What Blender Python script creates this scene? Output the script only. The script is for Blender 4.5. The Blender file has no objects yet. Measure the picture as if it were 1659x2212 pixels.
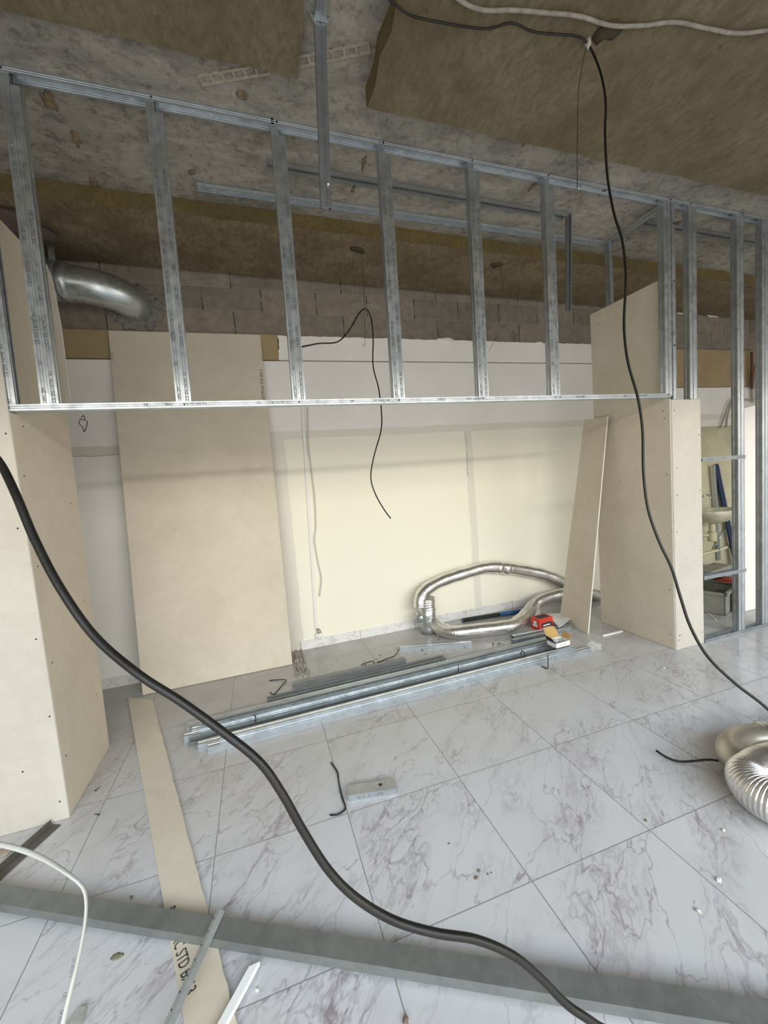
import bpy, bmesh, math, random
import numpy as np
from mathutils import Vector, Matrix
random.seed(7)
# ------------------------------------------------------------------ camera
W, H = 1659, 2212
FOC, YAW, PIT, ROL = 879.3545, 0.3010, -0.0811, -0.0797
CAM = Vector((0.9302, -2.4531, 1.5969))
fw = Vector((math.sin(YAW)*math.cos(PIT), math.cos(YAW)*math.cos(PIT), math.sin(PIT)))
r0 = Vector((math.cos(YAW), -math.sin(YAW), 0)); u0 = r0.cross(fw)
rt = r0*math.cos(ROL) + u0*math.sin(ROL); up = -r0*math.sin(ROL) + u0*math.cos(ROL)
cam = bpy.data.objects.new('camera', bpy.data.cameras.new('camera'))
bpy.context.scene.collection.objects.link(cam)
cam.matrix_world = Matrix(((rt.x, up.x, -fw.x, CAM.x), (rt.y, up.y, -fw.y, CAM.y), (rt.z, up.z, -fw.z, CAM.z), (0, 0, 0, 1)))
cam.data.sensor_fit = 'VERTICAL'; cam.data.sensor_height = 36; cam.data.lens = FOC/H*36
cam.data.clip_start = 0.02; cam.data.clip_end = 60
sc = bpy.context.scene; sc.camera = cam
# ------------------------------------------------------------------ light
world = bpy.data.worlds.new('world'); sc.world = world; world.use_nodes = True
bg = world.node_tree.nodes['Background']; bg.inputs[0].default_value = (0.75, 0.86, 1.0, 1); bg.inputs[1].default_value = 0.6
def area(name, loc, rot, sx, sy, e, col, spread=180):
    l = bpy.data.lights.new(name, 'AREA'); l.shape = 'RECTANGLE'; l.size = sx; l.size_y = sy; l.energy = e; l.color = col
    l.spread = math.radians(spread)
    o = bpy.data.objects.new(name, l); sc.collection.objects.link(o); o.location = loc; o.rotation_euler = rot; return o
area('daylight_sky', (2.0, -12.3, 7.6), (math.radians(74), 0, 0), 20.0, 5.6, 1650, (0.58, 0.79, 1.0))
area('daylight_sunlit_facade', (2.4, -12.0, 4.95), (math.radians(90), 0, 0), 20.0, 0.85, 860, (1.0, 0.90, 0.74))
area('daylight_shopfront', (2.8, -3.85, 1.47), (math.radians(90), 0, 0), 10.6, 2.9, 128, (1.0, 0.91, 0.76))
sc.view_settings.view_transform = 'Standard'; sc.view_settings.look = 'None'
sc.view_settings.exposure = 0.14; sc.view_settings.gamma = 1; sc.view_settings.use_curve_mapping = False
# ------------------------------------------------------------------ helpers
def ray(px, py): return fw + rt*((px-W/2)/FOC) - up*((py-H/2)/FOC)
def dep(px, py, d): return CAM + ray(px, py)*d
def onY(px, py, y): r = ray(px, py); return CAM + r*((y-CAM.y)/r.y)
def onX(px, py, x): r = ray(px, py); return CAM + r*((x-CAM.x)/r.x)
def onZ(px, py, z=0.0): r = ray(px, py); return CAM + r*((z-CAM.z)/r.z)
def zc(x): return 3.612 - 0.019*x
def onC(px, py, off=0.0):
    r = ray(px, py); t = (3.612-off-0.019*CAM.x-CAM.z)/(r.z+0.019*r.x); return CAM + r*t
def link(o): sc.collection.objects.link(o); return o
def tag(o, label=None, cat=None, group=None, kind=None):
    if label: o['label'] = label
    if cat: o['category'] = cat
    if group: o['group'] = group
    if kind: o['kind'] = kind
    return o
def empty(name, loc, label, cat, group=None):
    o = link(bpy.data.objects.new(name, None)); o.location = loc; o.empty_display_size = 0.05
    return tag(o, label, cat, group)
class MB:
    """collects shapes; build() links them as one mesh object, in world coordinates"""
    def __init__(s): s.v = []; s.f = []; s.mi = []; s.sm = []
    def add(s, vs, fs, mi=0, smooth=False):
        b = len(s.v); s.v += [Vector(v) for v in vs]; s.f += [tuple(b+i for i in f) for f in fs]
        s.mi += [mi]*len(fs) if not isinstance(mi, (list, tuple)) else list(mi); s.sm += [smooth]*len(fs)
        return s
    def box(s, a, b, mi=0, mat=None):
        x0, y0, z0 = a; x1, y1, z1 = b
        vs = [Vector(p) for p in ((x0,y0,z0),(x1,y0,z0),(x1,y1,z0),(x0,y1,z0),(x0,y0,z1),(x1,y0,z1),(x1,y1,z1),(x0,y1,z1))]
        if mat: vs = [mat @ v for v in vs]
        return s.add(vs, [(0,3,2,1),(4,5,6,7),(0,1,5,4),(1,2,6,5),(2,3,7,6),(3,0,4,7)], mi)
    def build(s, name, mats, parent=None, bevel=0):
        me = bpy.data.meshes.new(name)
        o = link(bpy.data.objects.new(name, me))
        org = Vector((0, 0, 0))
        if parent is not None: org = parent_loc(parent)
        me.from_pydata([tuple(v-org) for v in s.v], [], s.f)
        if not isinstance(mats, (list, tuple)): mats = [mats]
        for m in mats: me.materials.append(m)
        me.polygons.foreach_set('material_index', s.mi); me.polygons.foreach_set('use_smooth', s.sm)
        me.validate(); me.update()
        if parent is not None: o.parent = parent; 
        if bevel:
            m = o.modifiers.new('bevel', 'BEVEL'); m.width = bevel; m.segments = 2; m.limit_method = 'ANGLE'
        return o
def parent_loc(p):
    l = Vector(p.location); q = p.parent
    while q is not None: l = l + Vector(q.location); q = q.parent
    return l
def recenter(o):
    """moves the origin of a single-mesh thing to the middle of its underside"""
    vs = [v.co for v in o.data.vertices]
    c = Vector(((min(v.x for v in vs)+max(v.x for v in vs))/2, (min(v.y for v in vs)+max(v.y for v in vs))/2, min(v.z for v in vs)))
    for v in o.data.vertices: v.co -= c
    o.location = c; return o
def smooth_path(pts, step=0.02):
    P = [Vector(p) for p in pts]; P = [P[0]*2-P[1]] + P + [P[-1]*2-P[-2]]
    out = []
    for i in range(1, len(P)-2):
        a, b, c, d = P[i-1:i+3]; n = max(2, int((c-b).length/step))
        for k in range(n):
            t = k/n
            out.append(0.5*((2*b)+(c-a)*t+(2*a-5*b+4*c-d)*t*t+(3*b-a-3*c+d)*t**3))
    out.append(P[-2]); return out
def tube(mb, path, rad, seg=10, cap=True, squash=None, mi=0):
    """sweep of a circle; rad is a number or a function of the distance along the path"""
    n = len(path); T = [(path[min(i+1, n-1)]-path[max(i-1, 0)]).normalized() for i in range(n)]
    ref = Vector((0, 0, 1)) if abs(T[0].z) < 0.9 else Vector((1, 0, 0))
    N = (ref - T[0]*ref.dot(T[0])).normalized(); s = 0; vs = []
    for i in range(n):
        if i: s += (path[i]-path[i-1]).length; N = (N - T[i]*N.dot(T[i])).normalized()
        B = T[i].cross(N); r = rad(s) if callable(rad) else rad
        for k in range(seg):
            a = 2*math.pi*k/seg; cx, cy = math.cos(a)*r, math.sin(a)*r
            if squash: cy *= squash
            vs.append(path[i]+N*cx+B*cy)
    fs = [(i*seg+k, i*seg+(k+1)%seg, (i+1)*seg+(k+1)%seg, (i+1)*seg+k) for i in range(n-1) for k in range(seg)]
    if cap: fs += [tuple(range(seg))[::-1], tuple((n-1)*seg+k for k in range(seg))]
    return mb.add(vs, fs, mi, True)
def frame(p0, p1, upv):
    """matrix whose local z runs p0 -> p1 and local y is near upv"""
    z = (Vector(p1)-Vector(p0)).normalized(); y = Vector(upv); y = (y-z*y.dot(z)).normalized(); x = y.cross(z)
    m = Matrix((x, y, z)).transposed().to_4x4(); m.translation = Vector(p0); return m
def cee(w=.048, f=.036, lip=.006, groove=True):   # grooved flanges and web
    h = w/2; g = .0022 if groove else 0
    fl = [(h, 0), (h, f*.26), (h-g, f*.32), (h-g, f*.36), (h, f*.42), (h, f*.58), (h-g, f*.64), (h-g, f*.68), (h, f*.74), (h, f)] if groove else [(h, 0), (h, f)]
    if lip: fl.append((h-lip, f))
    web = [(-h*.25, 0), (-h*.2, g), (h*.2, g), (h*.25, 0)] if groove else []
    return [(-x, y) for x, y in fl][::-1] + web + fl
def extrude_profile(mb, pts, m, L, t=.0014, mi=0):
    n = len(pts); P = [Vector((a, b)) for a, b in pts]; off = []
    for i in range(n):
        d1 = (P[i]-P[i-1]).normalized() if i else (P[1]-P[0]).normalized()
        d2 = (P[i+1]-P[i]).normalized() if i < n-1 else d1
        nn = Vector((-d1.y-d2.y, d1.x+d2.x)); k = nn.length
        nn = nn.normalized()/max(k/2, .5); off.append(nn*(t/2))
    vs = []
    for zz in (0, L):
        vs += [m @ Vector((P[i].x+off[i].x, P[i].y+off[i].y, zz)) for i in range(n)]
        vs += [m @ Vector((P[i].x-off[i].x, P[i].y-off[i].y, zz)) for i in range(n)]
    fs = []
    for i in range(n-1):
        fs += [(i, i+1, 2*n+i+1, 2*n+i), (n+i+1, n+i, 3*n+i, 3*n+i+1), (i+1, i, n+i, n+i+1), (2*n+i, 2*n+i+1, 3*n+i+1, 3*n+i)]
    fs += [(0, 2*n, 3*n, n), (n-1, 2*n-1, 4*n-1, 3*n-1)]
    return mb.add(vs, fs, mi)
def text(name, body, size, m, mat, parent, sx=1.0):
    cu = bpy.data.curves.new('t', 'FONT'); cu.body = body; cu.size = size; cu.resolution_u = 2; cu.extrude = 0.0001
    to = bpy.data.objects.new('t', cu); me = bpy.data.meshes.new_from_object(to)
    o = link(bpy.data.objects.new(name, me)); me.materials.clear(); me.materials.append(mat)
    me.transform(m @ Matrix.Diagonal((sx, 1, 1, 1)))
    org = parent_loc(parent); me.transform(Matrix.Translation(-org)); o.parent = parent
    bpy.data.objects.remove(to); bpy.data.curves.remove(cu); return o
def mat3(o, x, y):
    x = Vector(x).normalized(); y = Vector(y); y = (y-x*y.dot(x)).normalized(); z = x.cross(y)
    m = Matrix((x, y, z)).transposed().to_4x4(); m.translation = Vector(o); return m
def lump(mb, c, r, sub=2, amp=.3, flat=.6, seed=0, mi=0):
    bm = bmesh.new(); bmesh.ops.create_icosphere(bm, subdivisions=sub, radius=1); rn = random.Random(seed)
    ph = [rn.uniform(0, 6.3) for _ in range(6)]; b = []
    for v in bm.verts:
        p = v.co; k = 1+amp*(math.sin(3.1*p.x+ph[0])*math.cos(2.7*p.y+ph[1])+.6*math.sin(5.3*p.z+4.1*p.x+ph[2])+.4*math.sin(7*p.y+ph[3]))
        rr = r if isinstance(r, (tuple, list)) else (r, r, r*flat)
        b.append(Vector(c)+Vector((p.x*k*rr[0], p.y*k*rr[1], p.z*k*rr[2])))
    fs = [tuple(v.index for v in f.verts) for f in bm.faces]; bm.free()
    return mb.add(b, fs, mi, sub > 1)
# ------------------------------------------------------------------ materials
class N:
    def __init__(s, name):
        s.m = bpy.data.materials.new(name); s.m.use_nodes = True; s.t = s.m.node_tree; s.b = s.t.nodes['Principled BSDF']
        s.geo = s.t.nodes.new('ShaderNodeNewGeometry').outputs['Position']
        s.tc = s.t.nodes.new('ShaderNodeTexCoord').outputs['Object']
    def n(s, ty, ins=None, **kw):
        nd = s.t.nodes.new(ty)
        for k, v in kw.items(): setattr(nd, k, v)
        for k, v in (ins or {}).items():
            if isinstance(v, bpy.types.NodeSocket): s.t.links.new(v, nd.inputs[k])
            else: nd.inputs[k].default_value = v
        return nd
    def mp(s, vec, sc=(1, 1, 1), loc=(0, 0, 0), rot=(0, 0, 0)):
        return s.n('ShaderNodeMapping', {'Vector': vec, 'Scale': sc, 'Location': loc, 'Rotation': rot}).outputs[0]
    def noise(s, vec, scale, det=4, rough=.55, dist=0):
        return s.n('ShaderNodeTexNoise', {'Vector': vec, 'Scale': scale, 'Detail': det, 'Roughness': rough, 'Distortion': dist}).outputs['Fac']
    def ramp(s, fac, stops):
        nd = s.n('ShaderNodeValToRGB', {'Fac': fac}); e = nd.color_ramp.elements
        for i, (p, c) in enumerate(stops):
            el = e[i] if i < 2 else e.new(p); el.position = p
            if not isinstance(c, (tuple, list)): c = (c, c, c)
            el.color = (*c, 1)
        return nd.outputs[0]
    def math(s, op, a, b=0.0, c=0.0, clamp=False):
        nd = s.n('ShaderNodeMath', operation=op, use_clamp=clamp)
        for i, v in enumerate((a, b, c)):
            if isinstance(v, bpy.types.NodeSocket): s.t.links.new(v, nd.inputs[i])
            else: nd.inputs[i].default_value = v
        return nd.outputs[0]
    def mix(s, f, a, b, mode='MIX'):
        nd = s.n('ShaderNodeMix', data_type='RGBA', blend_type=mode)
        for i, v in ((0, f), (6, a), (7, b)):
            if isinstance(v, bpy.types.NodeSocket): s.t.links.new(v, nd.inputs[i])
            else: nd.inputs[i].default_value = v if i == 0 else (*v, 1)
        return nd.outputs[2]
    def sep(s, v): return s.n('ShaderNodeSeparateXYZ', {0: v}).outputs
    def comb(s, x, y, z):
        nd = s.n('ShaderNodeCombineXYZ')
        for i, v in enumerate((x, y, z)):
            if isinstance(v, bpy.types.NodeSocket): s.t.links.new(v, nd.inputs[i])
            else: nd.inputs[i].default_value = v
        return nd.outputs[0]
    def out(s, col=None, rough=None, metal=None, bump=None, bs=.3, bd=.01, **kw):
        for k, v in (('Base Color', col), ('Roughness', rough), ('Metallic', metal)):
            if v is None: continue
            if isinstance(v, bpy.types.NodeSocket): s.t.links.new(v, s.b.inputs[k])
            else: s.b.inputs[k].default_value = (*v, 1) if k == 'Base Color' else v
        for k, v in kw.items(): s.b.inputs[k.replace('_', ' ')].default_value = v
        if bump is not None:
            nd = s.n('ShaderNodeBump', {'Height': bump, 'Strength': bs, 'Distance': bd}); s.t.links.new(nd.outputs[0], s.b.inputs['Normal'])
        return s.m
def simple(name, col, rough=.5, metal=0.0, var=.12, scale=8, bs=.15, **kw):
    n = N(name); f = n.noise(n.tc, scale, 5)
    a = tuple(c*(1-var) for c in col); b = tuple(min(1, c*(1+var)) for c in col)
    return n.out(n.ramp(f, [(.3, a), (.7, b)]), rough, metal, n.noise(n.tc, scale*12, 3), bs, .002, **kw)
def galvanised(name, base=(.50, .535, .56), rough=.38, metal=.82):
    n = N(name); v = n.ramp(n.n('ShaderNodeTexVoronoi', {'Vector': n.mp(n.geo, (60, 60, 60)), 'Scale': 1.0}).outputs['Color'], [(.2, .42), (.8, .58)])
    f = n.noise(n.geo, 9, 4); g = n.ramp(f, [(.3, .78), (.7, 1.0)])
    c = n.mix(.25, base, v, 'OVERLAY'); c = n.mix(1.0, c, g, 'MULTIPLY')
    return n.out(c, n.ramp(n.noise(n.geo, 25, 3), [(.3, rough-.08), (.7, rough+.12)]), metal, n.noise(n.geo, 140, 2), .05, .001)
M_steel = galvanised('galvanised_steel', (.54, .58, .61), .34, .86)
M_steel_mid = galvanised('greyed_galvanised_steel', (.28, .295, .31), .42, .75)
M_steel_dull = galvanised('dull_galvanised_steel', (.25, .262, .258), .5, .5)
M_duct = galvanised('duct_sheet_metal', (.62, .67, .68), .3, .85)
def foil():
    n = N('aluminium_foil'); k = n.noise(n.tc, 34, 4, .6, .5)
    return n.out(n.ramp(n.noise(n.tc, 8, 3), [(.3, (.66, .65, .63)), (.7, (.88, .87, .85))]), .27, .95, k, .35, .006)
M_foil = foil()
def plasterboard(name, a, b):
    n = N(name); f = n.noise(n.tc, 2.2, 6, .62, .4); g = n.noise(n.tc, 16, 5, .7)
    c = n.mix(n.ramp(f, [(.32, 0), (.7, 1)]), a, b); c = n.mix(.22, c, n.ramp(g, [(.35, tuple(x*.86 for x in a)), (.65, b)]))
    sp = n.ramp(n.noise(n.tc, 70, 2, .5), [(.24, .72), (.3, 1.0)]); c = n.mix(.6, c, sp, 'MULTIPLY')
    return n.out(c, .85, 0, n.noise(n.tc, 180, 3), .12, .001)
M_board = plasterboard('plasterboard_paper', (.58, .515, .41), (.68, .61, .50))
M_board_warm = plasterboard('plasterboard_ivory_paper', (.50, .465, .40), (.58, .545, .48))
M_gypsum = simple('gypsum_core', (.80, .78, .72), .9, 0, .08, 30, .5)
M_white_board = simple('white_painted_board', (.84, .81, .77), .7, 0, .05, 3)
M_beige_foam = simple('ochre_insulating_foam', (.36, .27, .15), .85, 0, .10, 3)
M_ink = simple('black_ink', (.03, .03, .035), .7, 0, .1)
M_ink_grey = simple('faded_ink', (.10, .11, .12), .7, 0, .1)
M_rubber = simple('black_rubber', (.010, .009, .008), .42, 0, .3, 20, Specular_IOR_Level=.35)
M_wire = simple('dark_wire', (.035, .035, .04), .45, .3, .2, 20)
M_white_plastic = simple('white_plastic', (.80, .79, .76), .4, 0, .04, 8)
M_dark_hole = simple('screw_steel', (.03, .03, .03), .5, .5, .2, 20)
def floor_mat():
    n = N('marble_floor_tiles'); x, y, z = n.sep(n.geo)
    tx = n.math('DIVIDE', x, .6); ty = n.math('DIVIDE', y, .6)
    ix = n.math('FLOOR', tx); iy = n.math('FLOOR', ty); fx = n.math('FRACT', tx); fy = n.math('FRACT', ty)
    ex = n.math('MINIMUM', fx, n.math('SUBTRACT', 1, fx)); ey = n.math('MINIMUM', fy, n.math('SUBTRACT', 1, fy))
    e = n.math('MINIMUM', ex, ey); grout = n.math('LESS_THAN', e, .0034)
    wn = n.n('ShaderNodeTexWhiteNoise', {'Vector': n.comb(ix, iy, 3.0)}, noise_dimensions='3D').outputs['Color']
    off = n.n('ShaderNodeVectorMath', {0: wn, 1: (17, 23, 11)}, operation='MULTIPLY').outputs[0]
    v = n.n('ShaderNodeVectorMath', {0: n.geo, 1: off}, operation='ADD').outputs[0]
    v = n.mp(v, (1, 1, 1), (0, 0, 0), (0, 0, .75)); vd = n.mp(v, (2.1, .8, 1))
    w = n.n('ShaderNodeTexNoise', {'Vector': vd, 'Scale': 2.2, 'Detail': 4.5, 'Roughness': .6}).outputs['Color']
    w = n.n('ShaderNodeVectorMath', {0: w, 'Scale': .85}, operation='SCALE').outputs[0]
    vv = n.n('ShaderNodeVectorMath', {0: vd, 1: w}, operation='ADD').outputs[0]
    def vein(sc, wd):
        d = n.n('ShaderNodeTexVoronoi', {'Vector': vv, 'Scale': sc}, feature='DISTANCE_TO_EDGE').outputs['Distance']
        return n.ramp(d, [(0, 1), (wd, 0)])
    mask = n.ramp(n.noise(vd, 1.5, 3), [(.44, 0), (.60, 1)]); mask2 = n.ramp(n.noise(n.mp(vd, loc=(5, 2, 1)), 1.8, 3), [(.36, .12), (.6, .9)])
    big = n.math('MULTIPLY', vein(3.1, .06), mask); thin = n.math('MULTIPLY', vein(1.5, .013), mask2)
    fine = n.math('MULTIPLY', vein(7.5, .10), n.math('MULTIPLY', n.math('POWER', mask, 2), .5))
    a = n.math('ADD', n.math('ADD', n.math('MULTIPLY', big, .62), n.math('MULTIPLY', thin, .8)), fine, clamp=True)
    cloud = n.ramp(n.noise(vv, 2.4, 5, .65), [(.40, 0), (.72, .75)]); a = n.math('MULTIPLY', a, 1.0)
    col = n.mix(a, (.60, .605, .63), (.285, .24, .275)); col = n.mix(n.math('MULTIPLY', cloud, mask), col, (.50, .475, .49))
    # plaster dust and dirt, thicker towards the back wall and under the pile of profiles
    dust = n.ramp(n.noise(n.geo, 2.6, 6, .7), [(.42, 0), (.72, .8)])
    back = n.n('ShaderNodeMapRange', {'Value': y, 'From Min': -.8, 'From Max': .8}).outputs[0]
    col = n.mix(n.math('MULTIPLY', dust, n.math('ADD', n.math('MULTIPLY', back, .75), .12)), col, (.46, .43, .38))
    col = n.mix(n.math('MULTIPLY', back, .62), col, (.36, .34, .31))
    spk = n.ramp(n.noise(n.geo, 55, 3, .6), [(.25, 1), (.29, 0)]); col = n.mix(n.math('MULTIPLY', spk, .5), col, (.22, .20, .18))
    col = n.mix(grout, col, (.26, .25, .24))
    rg = n.math('ADD', n.math('MULTIPLY', dust, .22), n.math('ADD', n.math('MULTIPLY', grout, .4), n.math('MULTIPLY', back, .12)))
    return n.out(col, n.math('ADD', rg, .12), 0, n.math('SUBTRACT', 1, grout), .25, .001)
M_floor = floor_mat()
def concrete(name, a, b, c):
    n = N(name); f = n.noise(n.mp(n.geo, (1, 1.5, 1)), 2.0, 9, .7, 1.0); g = n.noise(n.mp(n.geo, (1, 3.0, 1), rot=(0, 0, .35)), 5, 8, .72, .5)
    col = n.mix(n.ramp(f, [(.38, 0), (.62, 1)]), a, b); col = n.mix(n.ramp(g, [(.5, 0), (.66, .8)]), col, c)
    pit = n.ramp(n.noise(n.geo, 19, 6, .75), [(.34, .45), (.5, 1)]); col = n.mix(.7, col, pit, 'MULTIPLY')
    dk = n.ramp(n.noise(n.mp(n.geo, (1, 1, 1), loc=(3, 9, 0)), 3.4, 8, .75, 1.2), [(.54, 0), (.66, .6)]); col = n.mix(dk, col, tuple(x*.45 for x in a))
    st = n.ramp(n.noise(n.mp(n.geo, (9, 1.6, 1), rot=(0, 0, 1.0)), 2.2, 8, .8), [(.60, 0), (.70, .8)]); st2 = n.ramp(n.noise(n.geo, 1.3, 3), [(.45, 0), (.6, 1)])
    col = n.mix(n.math('MULTIPLY', st, st2), col, tuple(min(1, x*1.7) for x in b))
    gry = n.ramp(n.noise(n.geo, .9, 3), [(.4, 0), (.65, .55)]); col = n.mix(gry, col, n.mix(1.0, (.62, .62, .61), pit, 'MULTIPLY'), 'MULTIPLY')
    return n.out(col, .9, 0, n.noise(n.geo, 16, 9, .75), .8, .02)
M_concrete = concrete('raw_concrete', (.245, .232, .205), (.385, .36, .315), (.45, .415, .36))
M_rwall = concrete('rendered_wall', (.66, .62, .55), (.74, .70, .62), (.78, .74, .66))
def wool(name, a, b, edge):
    n = N(name); f = n.noise(n.mp(n.geo, (1, 1, 1), rot=(0, 0, .8)), 2.6, 8, .68); g = n.noise(n.mp(n.geo, (20, 10, 20), rot=(0, 0, .7)), 1.6, 6, .75)
    col = n.mix(n.ramp(f, [(.40, 0), (.60, 1)]), a, b); col = n.mix(n.ramp(g, [(.36, .65), (.58, 0)]), col, edge)
    pit = n.ramp(n.noise(n.geo, 26, 3), [(.27, .5), (.34, 1)]); col = n.mix(.7, col, pit, 'MULTIPLY')
    return n.out(col, .95, 0, g, .5, .01)
M_wool = wool('mineral_wool', (.175, .145, .088), (.125, .095, .055), (.08, .06, .034))
M_wool_edge = wool('mineral_wool_cut_edge', (.17, .125, .045), (.12, .09, .035), (.08, .06, .025))
M_wool_brown = wool('mineral_wool_browned', (.145, .105, .058), (.22, .17, .105), (.07, .05, .027))
def blocks():
    n = N('concrete_blocks'); x, y, z = n.sep(n.geo)
    wob = n.math('MULTIPLY', n.math('SUBTRACT', n.noise(n.geo, 9, 3), .5), .012)
    v = n.math('DIVIDE', n.math('ADD', n.math('SUBTRACT', z, .195), wob), .2); r = n.math('FLOOR', v)
    u = n.math('ADD', n.math('DIVIDE', n.math('ADD', n.math('ADD', x, wob), .1), .5), n.math('MULTIPLY', n.math('PINGPONG', r, 1), .5)); k = n.math('FLOOR', u)
    hj = n.math('LESS_THAN', n.math('FRACT', v), .05); vj = n.math('LESS_THAN', n.math('FRACT', u), .022)
    rn = n.n('ShaderNodeTexWhiteNoise', {'Vector': n.comb(k, r, 1.0)}, noise_dimensions='3D').outputs['Value']
    c = n.mix(rn, (.30, .255, .205), (.22, .19, .155))
    c = n.mix(.6, c, n.ramp(n.noise(n.geo, 12, 8, .75), [(.32, .4), (.66, 1.1)]), 'MULTIPLY')
    c = n.mix(n.math('MULTIPLY', hj, .45), c, (.30, .265, .22))
    op = n.ramp(n.noise(n.mp(n.geo, (1.3, 1, 3)), 4.0, 2), [(.42, .25), (.52, .9)]); c = n.mix(n.math('MULTIPLY', vj, op), c, (.045, .04, .035))
    sm = n.ramp(n.noise(n.mp(n.geo, (1, 1, .6)), 3.1, 5, .6), [(.62, 0), (.67, .7)]); c = n.mix(sm, c, (.13, .12, .11))
    h = n.math('SUBTRACT', n.noise(n.geo, 45, 5), n.math('ADD', vj, n.math('MULTIPLY', hj, .5)))
    return n.out(c, .95, 0, h, .6, .008)
M_blocks = blocks()
def wall_paint():
    """old cream paint between bands of filler: the panels keep the outline of units once fixed there"""
    n = N('patched_white_wall'); x, y, z = n.sep(n.geo)
    wob = n.math('MULTIPLY', n.math('SUBTRACT', n.noise(n.mp(n.geo, (1, 1, 1)), 5, 5, .7), .5), .07)
    xx = n.math('ADD', x, wob); zz = n.math('ADD', z, n.math('MULTIPLY', wob, .7))
    def band(v, a, b): return n.math('MULTIPLY', n.math('GREATER_THAN', v, a), n.math('LESS_THAN', v, b))
    low = band(zz, -1, 2.035)
    cream = n.math('MULTIPLY', low, n.math('ADD', band(xx, 1.235, 3.13), band(xx, 3.215, 4.9), clamp=True))
    filler = n.math('ADD', band(zz, 2.035, 2.11), n.math('MULTIPLY', low, n.math('ADD', band(xx, 1.06, 1.235), band(xx, 3.13, 3.215))), clamp=True)
    filler = n.math('MULTIPLY', filler, band(x, 1.05, 9.0))
    white = n.ramp(n.noise(n.geo, 2.0, 5), [(.3, (.80, .77, .73)), (.7, (.86, .84, .80))])
    c = n.mix(cream, white, (.85, .82, .685)); c = n.mix(filler, c, (.73, .695, .61))
    old = n.math('MULTIPLY', band(x, 5.0, 12.0), band(z, -1, 1.95)); c = n.mix(old, c, n.ramp(n.noise(n.geo, 3, 5), [(.35, (.44, .41, .28)), (.65, (.56, .53, .38))]))  # old dirty washroom paint, darkened further to paint in the enclosed room's shade
    jl = n.math('MULTIPLY', band(zz, 1.972, 1.979), band(x, -3, .6)); c = n.mix(jl, c, (.40, .35, .28)); gl = n.math('MULTIPLY', band(zz, 1.979, 2.05), band(x, -3, .6)); c = n.mix(gl, c, (.66, .61, .54))
    # pencil outline of a switch plate and a crack line over the filler
    vline = n.math('MULTIPLY', band(xx, 3.135, 3.142), band(z, 1.55, 2.04)); c = n.mix(vline, c, (.42, .38, .28))
    spk = n.ramp(n.noise(n.geo, 22, 3, .5), [(.22, 1), (.25, 0)]); c = n.mix(n.math('MULTIPLY', spk, .6), c, (.4, .36, .3))
    return n.out(c, .6, 0, n.math('ADD', n.noise(n.geo, 60, 4), n.math('MULTIPLY', filler, .8)), .15, .003)
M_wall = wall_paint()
def clear_plastic():
    n = N('clear_plastic_film'); m = n.out((.9, .92, .93), .12, 0, n.noise(n.tc, 40, 4), .6, .004)
    n.b.inputs['Alpha'].default_value = .16; return m
M_clear = clear_plastic()
# ------------------------------------------------------------------ setting
def struct(o): o['kind'] = 'structure'; return o
XL, XR, YF, YB = -3.0, 8.6, -3.7, 1.52
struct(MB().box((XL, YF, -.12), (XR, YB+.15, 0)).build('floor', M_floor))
c = MB(); vs = []
for x, y in ((XL-.1, YF-.1), (XR+.1, YF-.1), (XR+.1, YB+.25), (XL-.1, YB+.25)): vs += [(x, y, zc(x)), (x, y, zc(x)+.15)]
c.add(vs, [(0, 2, 4, 6), (7, 5, 3, 1), (0, 1, 3, 2), (2, 3, 5, 4), (4, 5, 7, 6), (6, 7, 1, 0)]); struct(c.build('ceiling', M_concrete))
struct(MB().box((XL, YB, 0), (XR, YB+.15, 3.66)).build('wall_back', M_blocks))
struct(MB().box((XL-.12, YF, 0), (XL, YB+.15, 3.66)).build('wall_left', M_rwall))
struct(MB().box((XR, YF, 0), (XR+.12, YB+.15, 3.44)).build('wall_right', M_rwall))
f = MB(); f.box((XL, YF-.15, 2.98), (XR, YF, 3.66)).box((XL, YF-.15, 0), (-2.6, YF, 2.98)).box((8.2, YF-.15, 0), (XR, YF, 2.98)); struct(f.build('wall_front', M_rwall))
# lining boards of the back wall: wide white sheets, a gap, then a cut strip of foam or board
struct(MB().box((XL, 1.5, 0), (4.9, YB, 2.755)).build('trim_1', M_wall))
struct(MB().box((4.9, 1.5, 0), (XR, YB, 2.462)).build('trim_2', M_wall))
def ragged(x0, x1, z0, z1, mat, name, rag_l=0, seed=1):
    rn = random.Random(seed); pts = [(x0, z0)]; k = int((x1-x0)/.04)
    pts += [(x1, z0), (x1, z1)] + [(x1-(x1-x0)*i/k, z1+rn.uniform(-.004, .004)) for i in range(1, k)] + [(x0, z1)]
    if rag_l: pts += [(x0+rn.uniform(-.02, .02), z1-(z1-z0)*i/8) for i in range(1, 8)]
    n = len(pts); v = [(a, 1.5-(.004 if rag_l else 0), b) for a, b in pts]+[(a, YB, b) for a, b in pts]
    mb = MB().add(v, [tuple(range(n)), tuple(range(n, 2*n))[::-1]]+[(i, i+n, (i+1) % n+n, (i+1) % n) for i in range(n)])
    return struct(mb.build(name, mat))
ragged(XL, 1.262, 2.765, 2.992, M_beige_foam, 'trim_3')
ragged(1.262, 5.05, 2.765, 2.985, M_white_board, 'trim_4', 1)
ragged(5.05, XR, 2.470, 2.955, M_beige_foam, 'trim_5')
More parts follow.
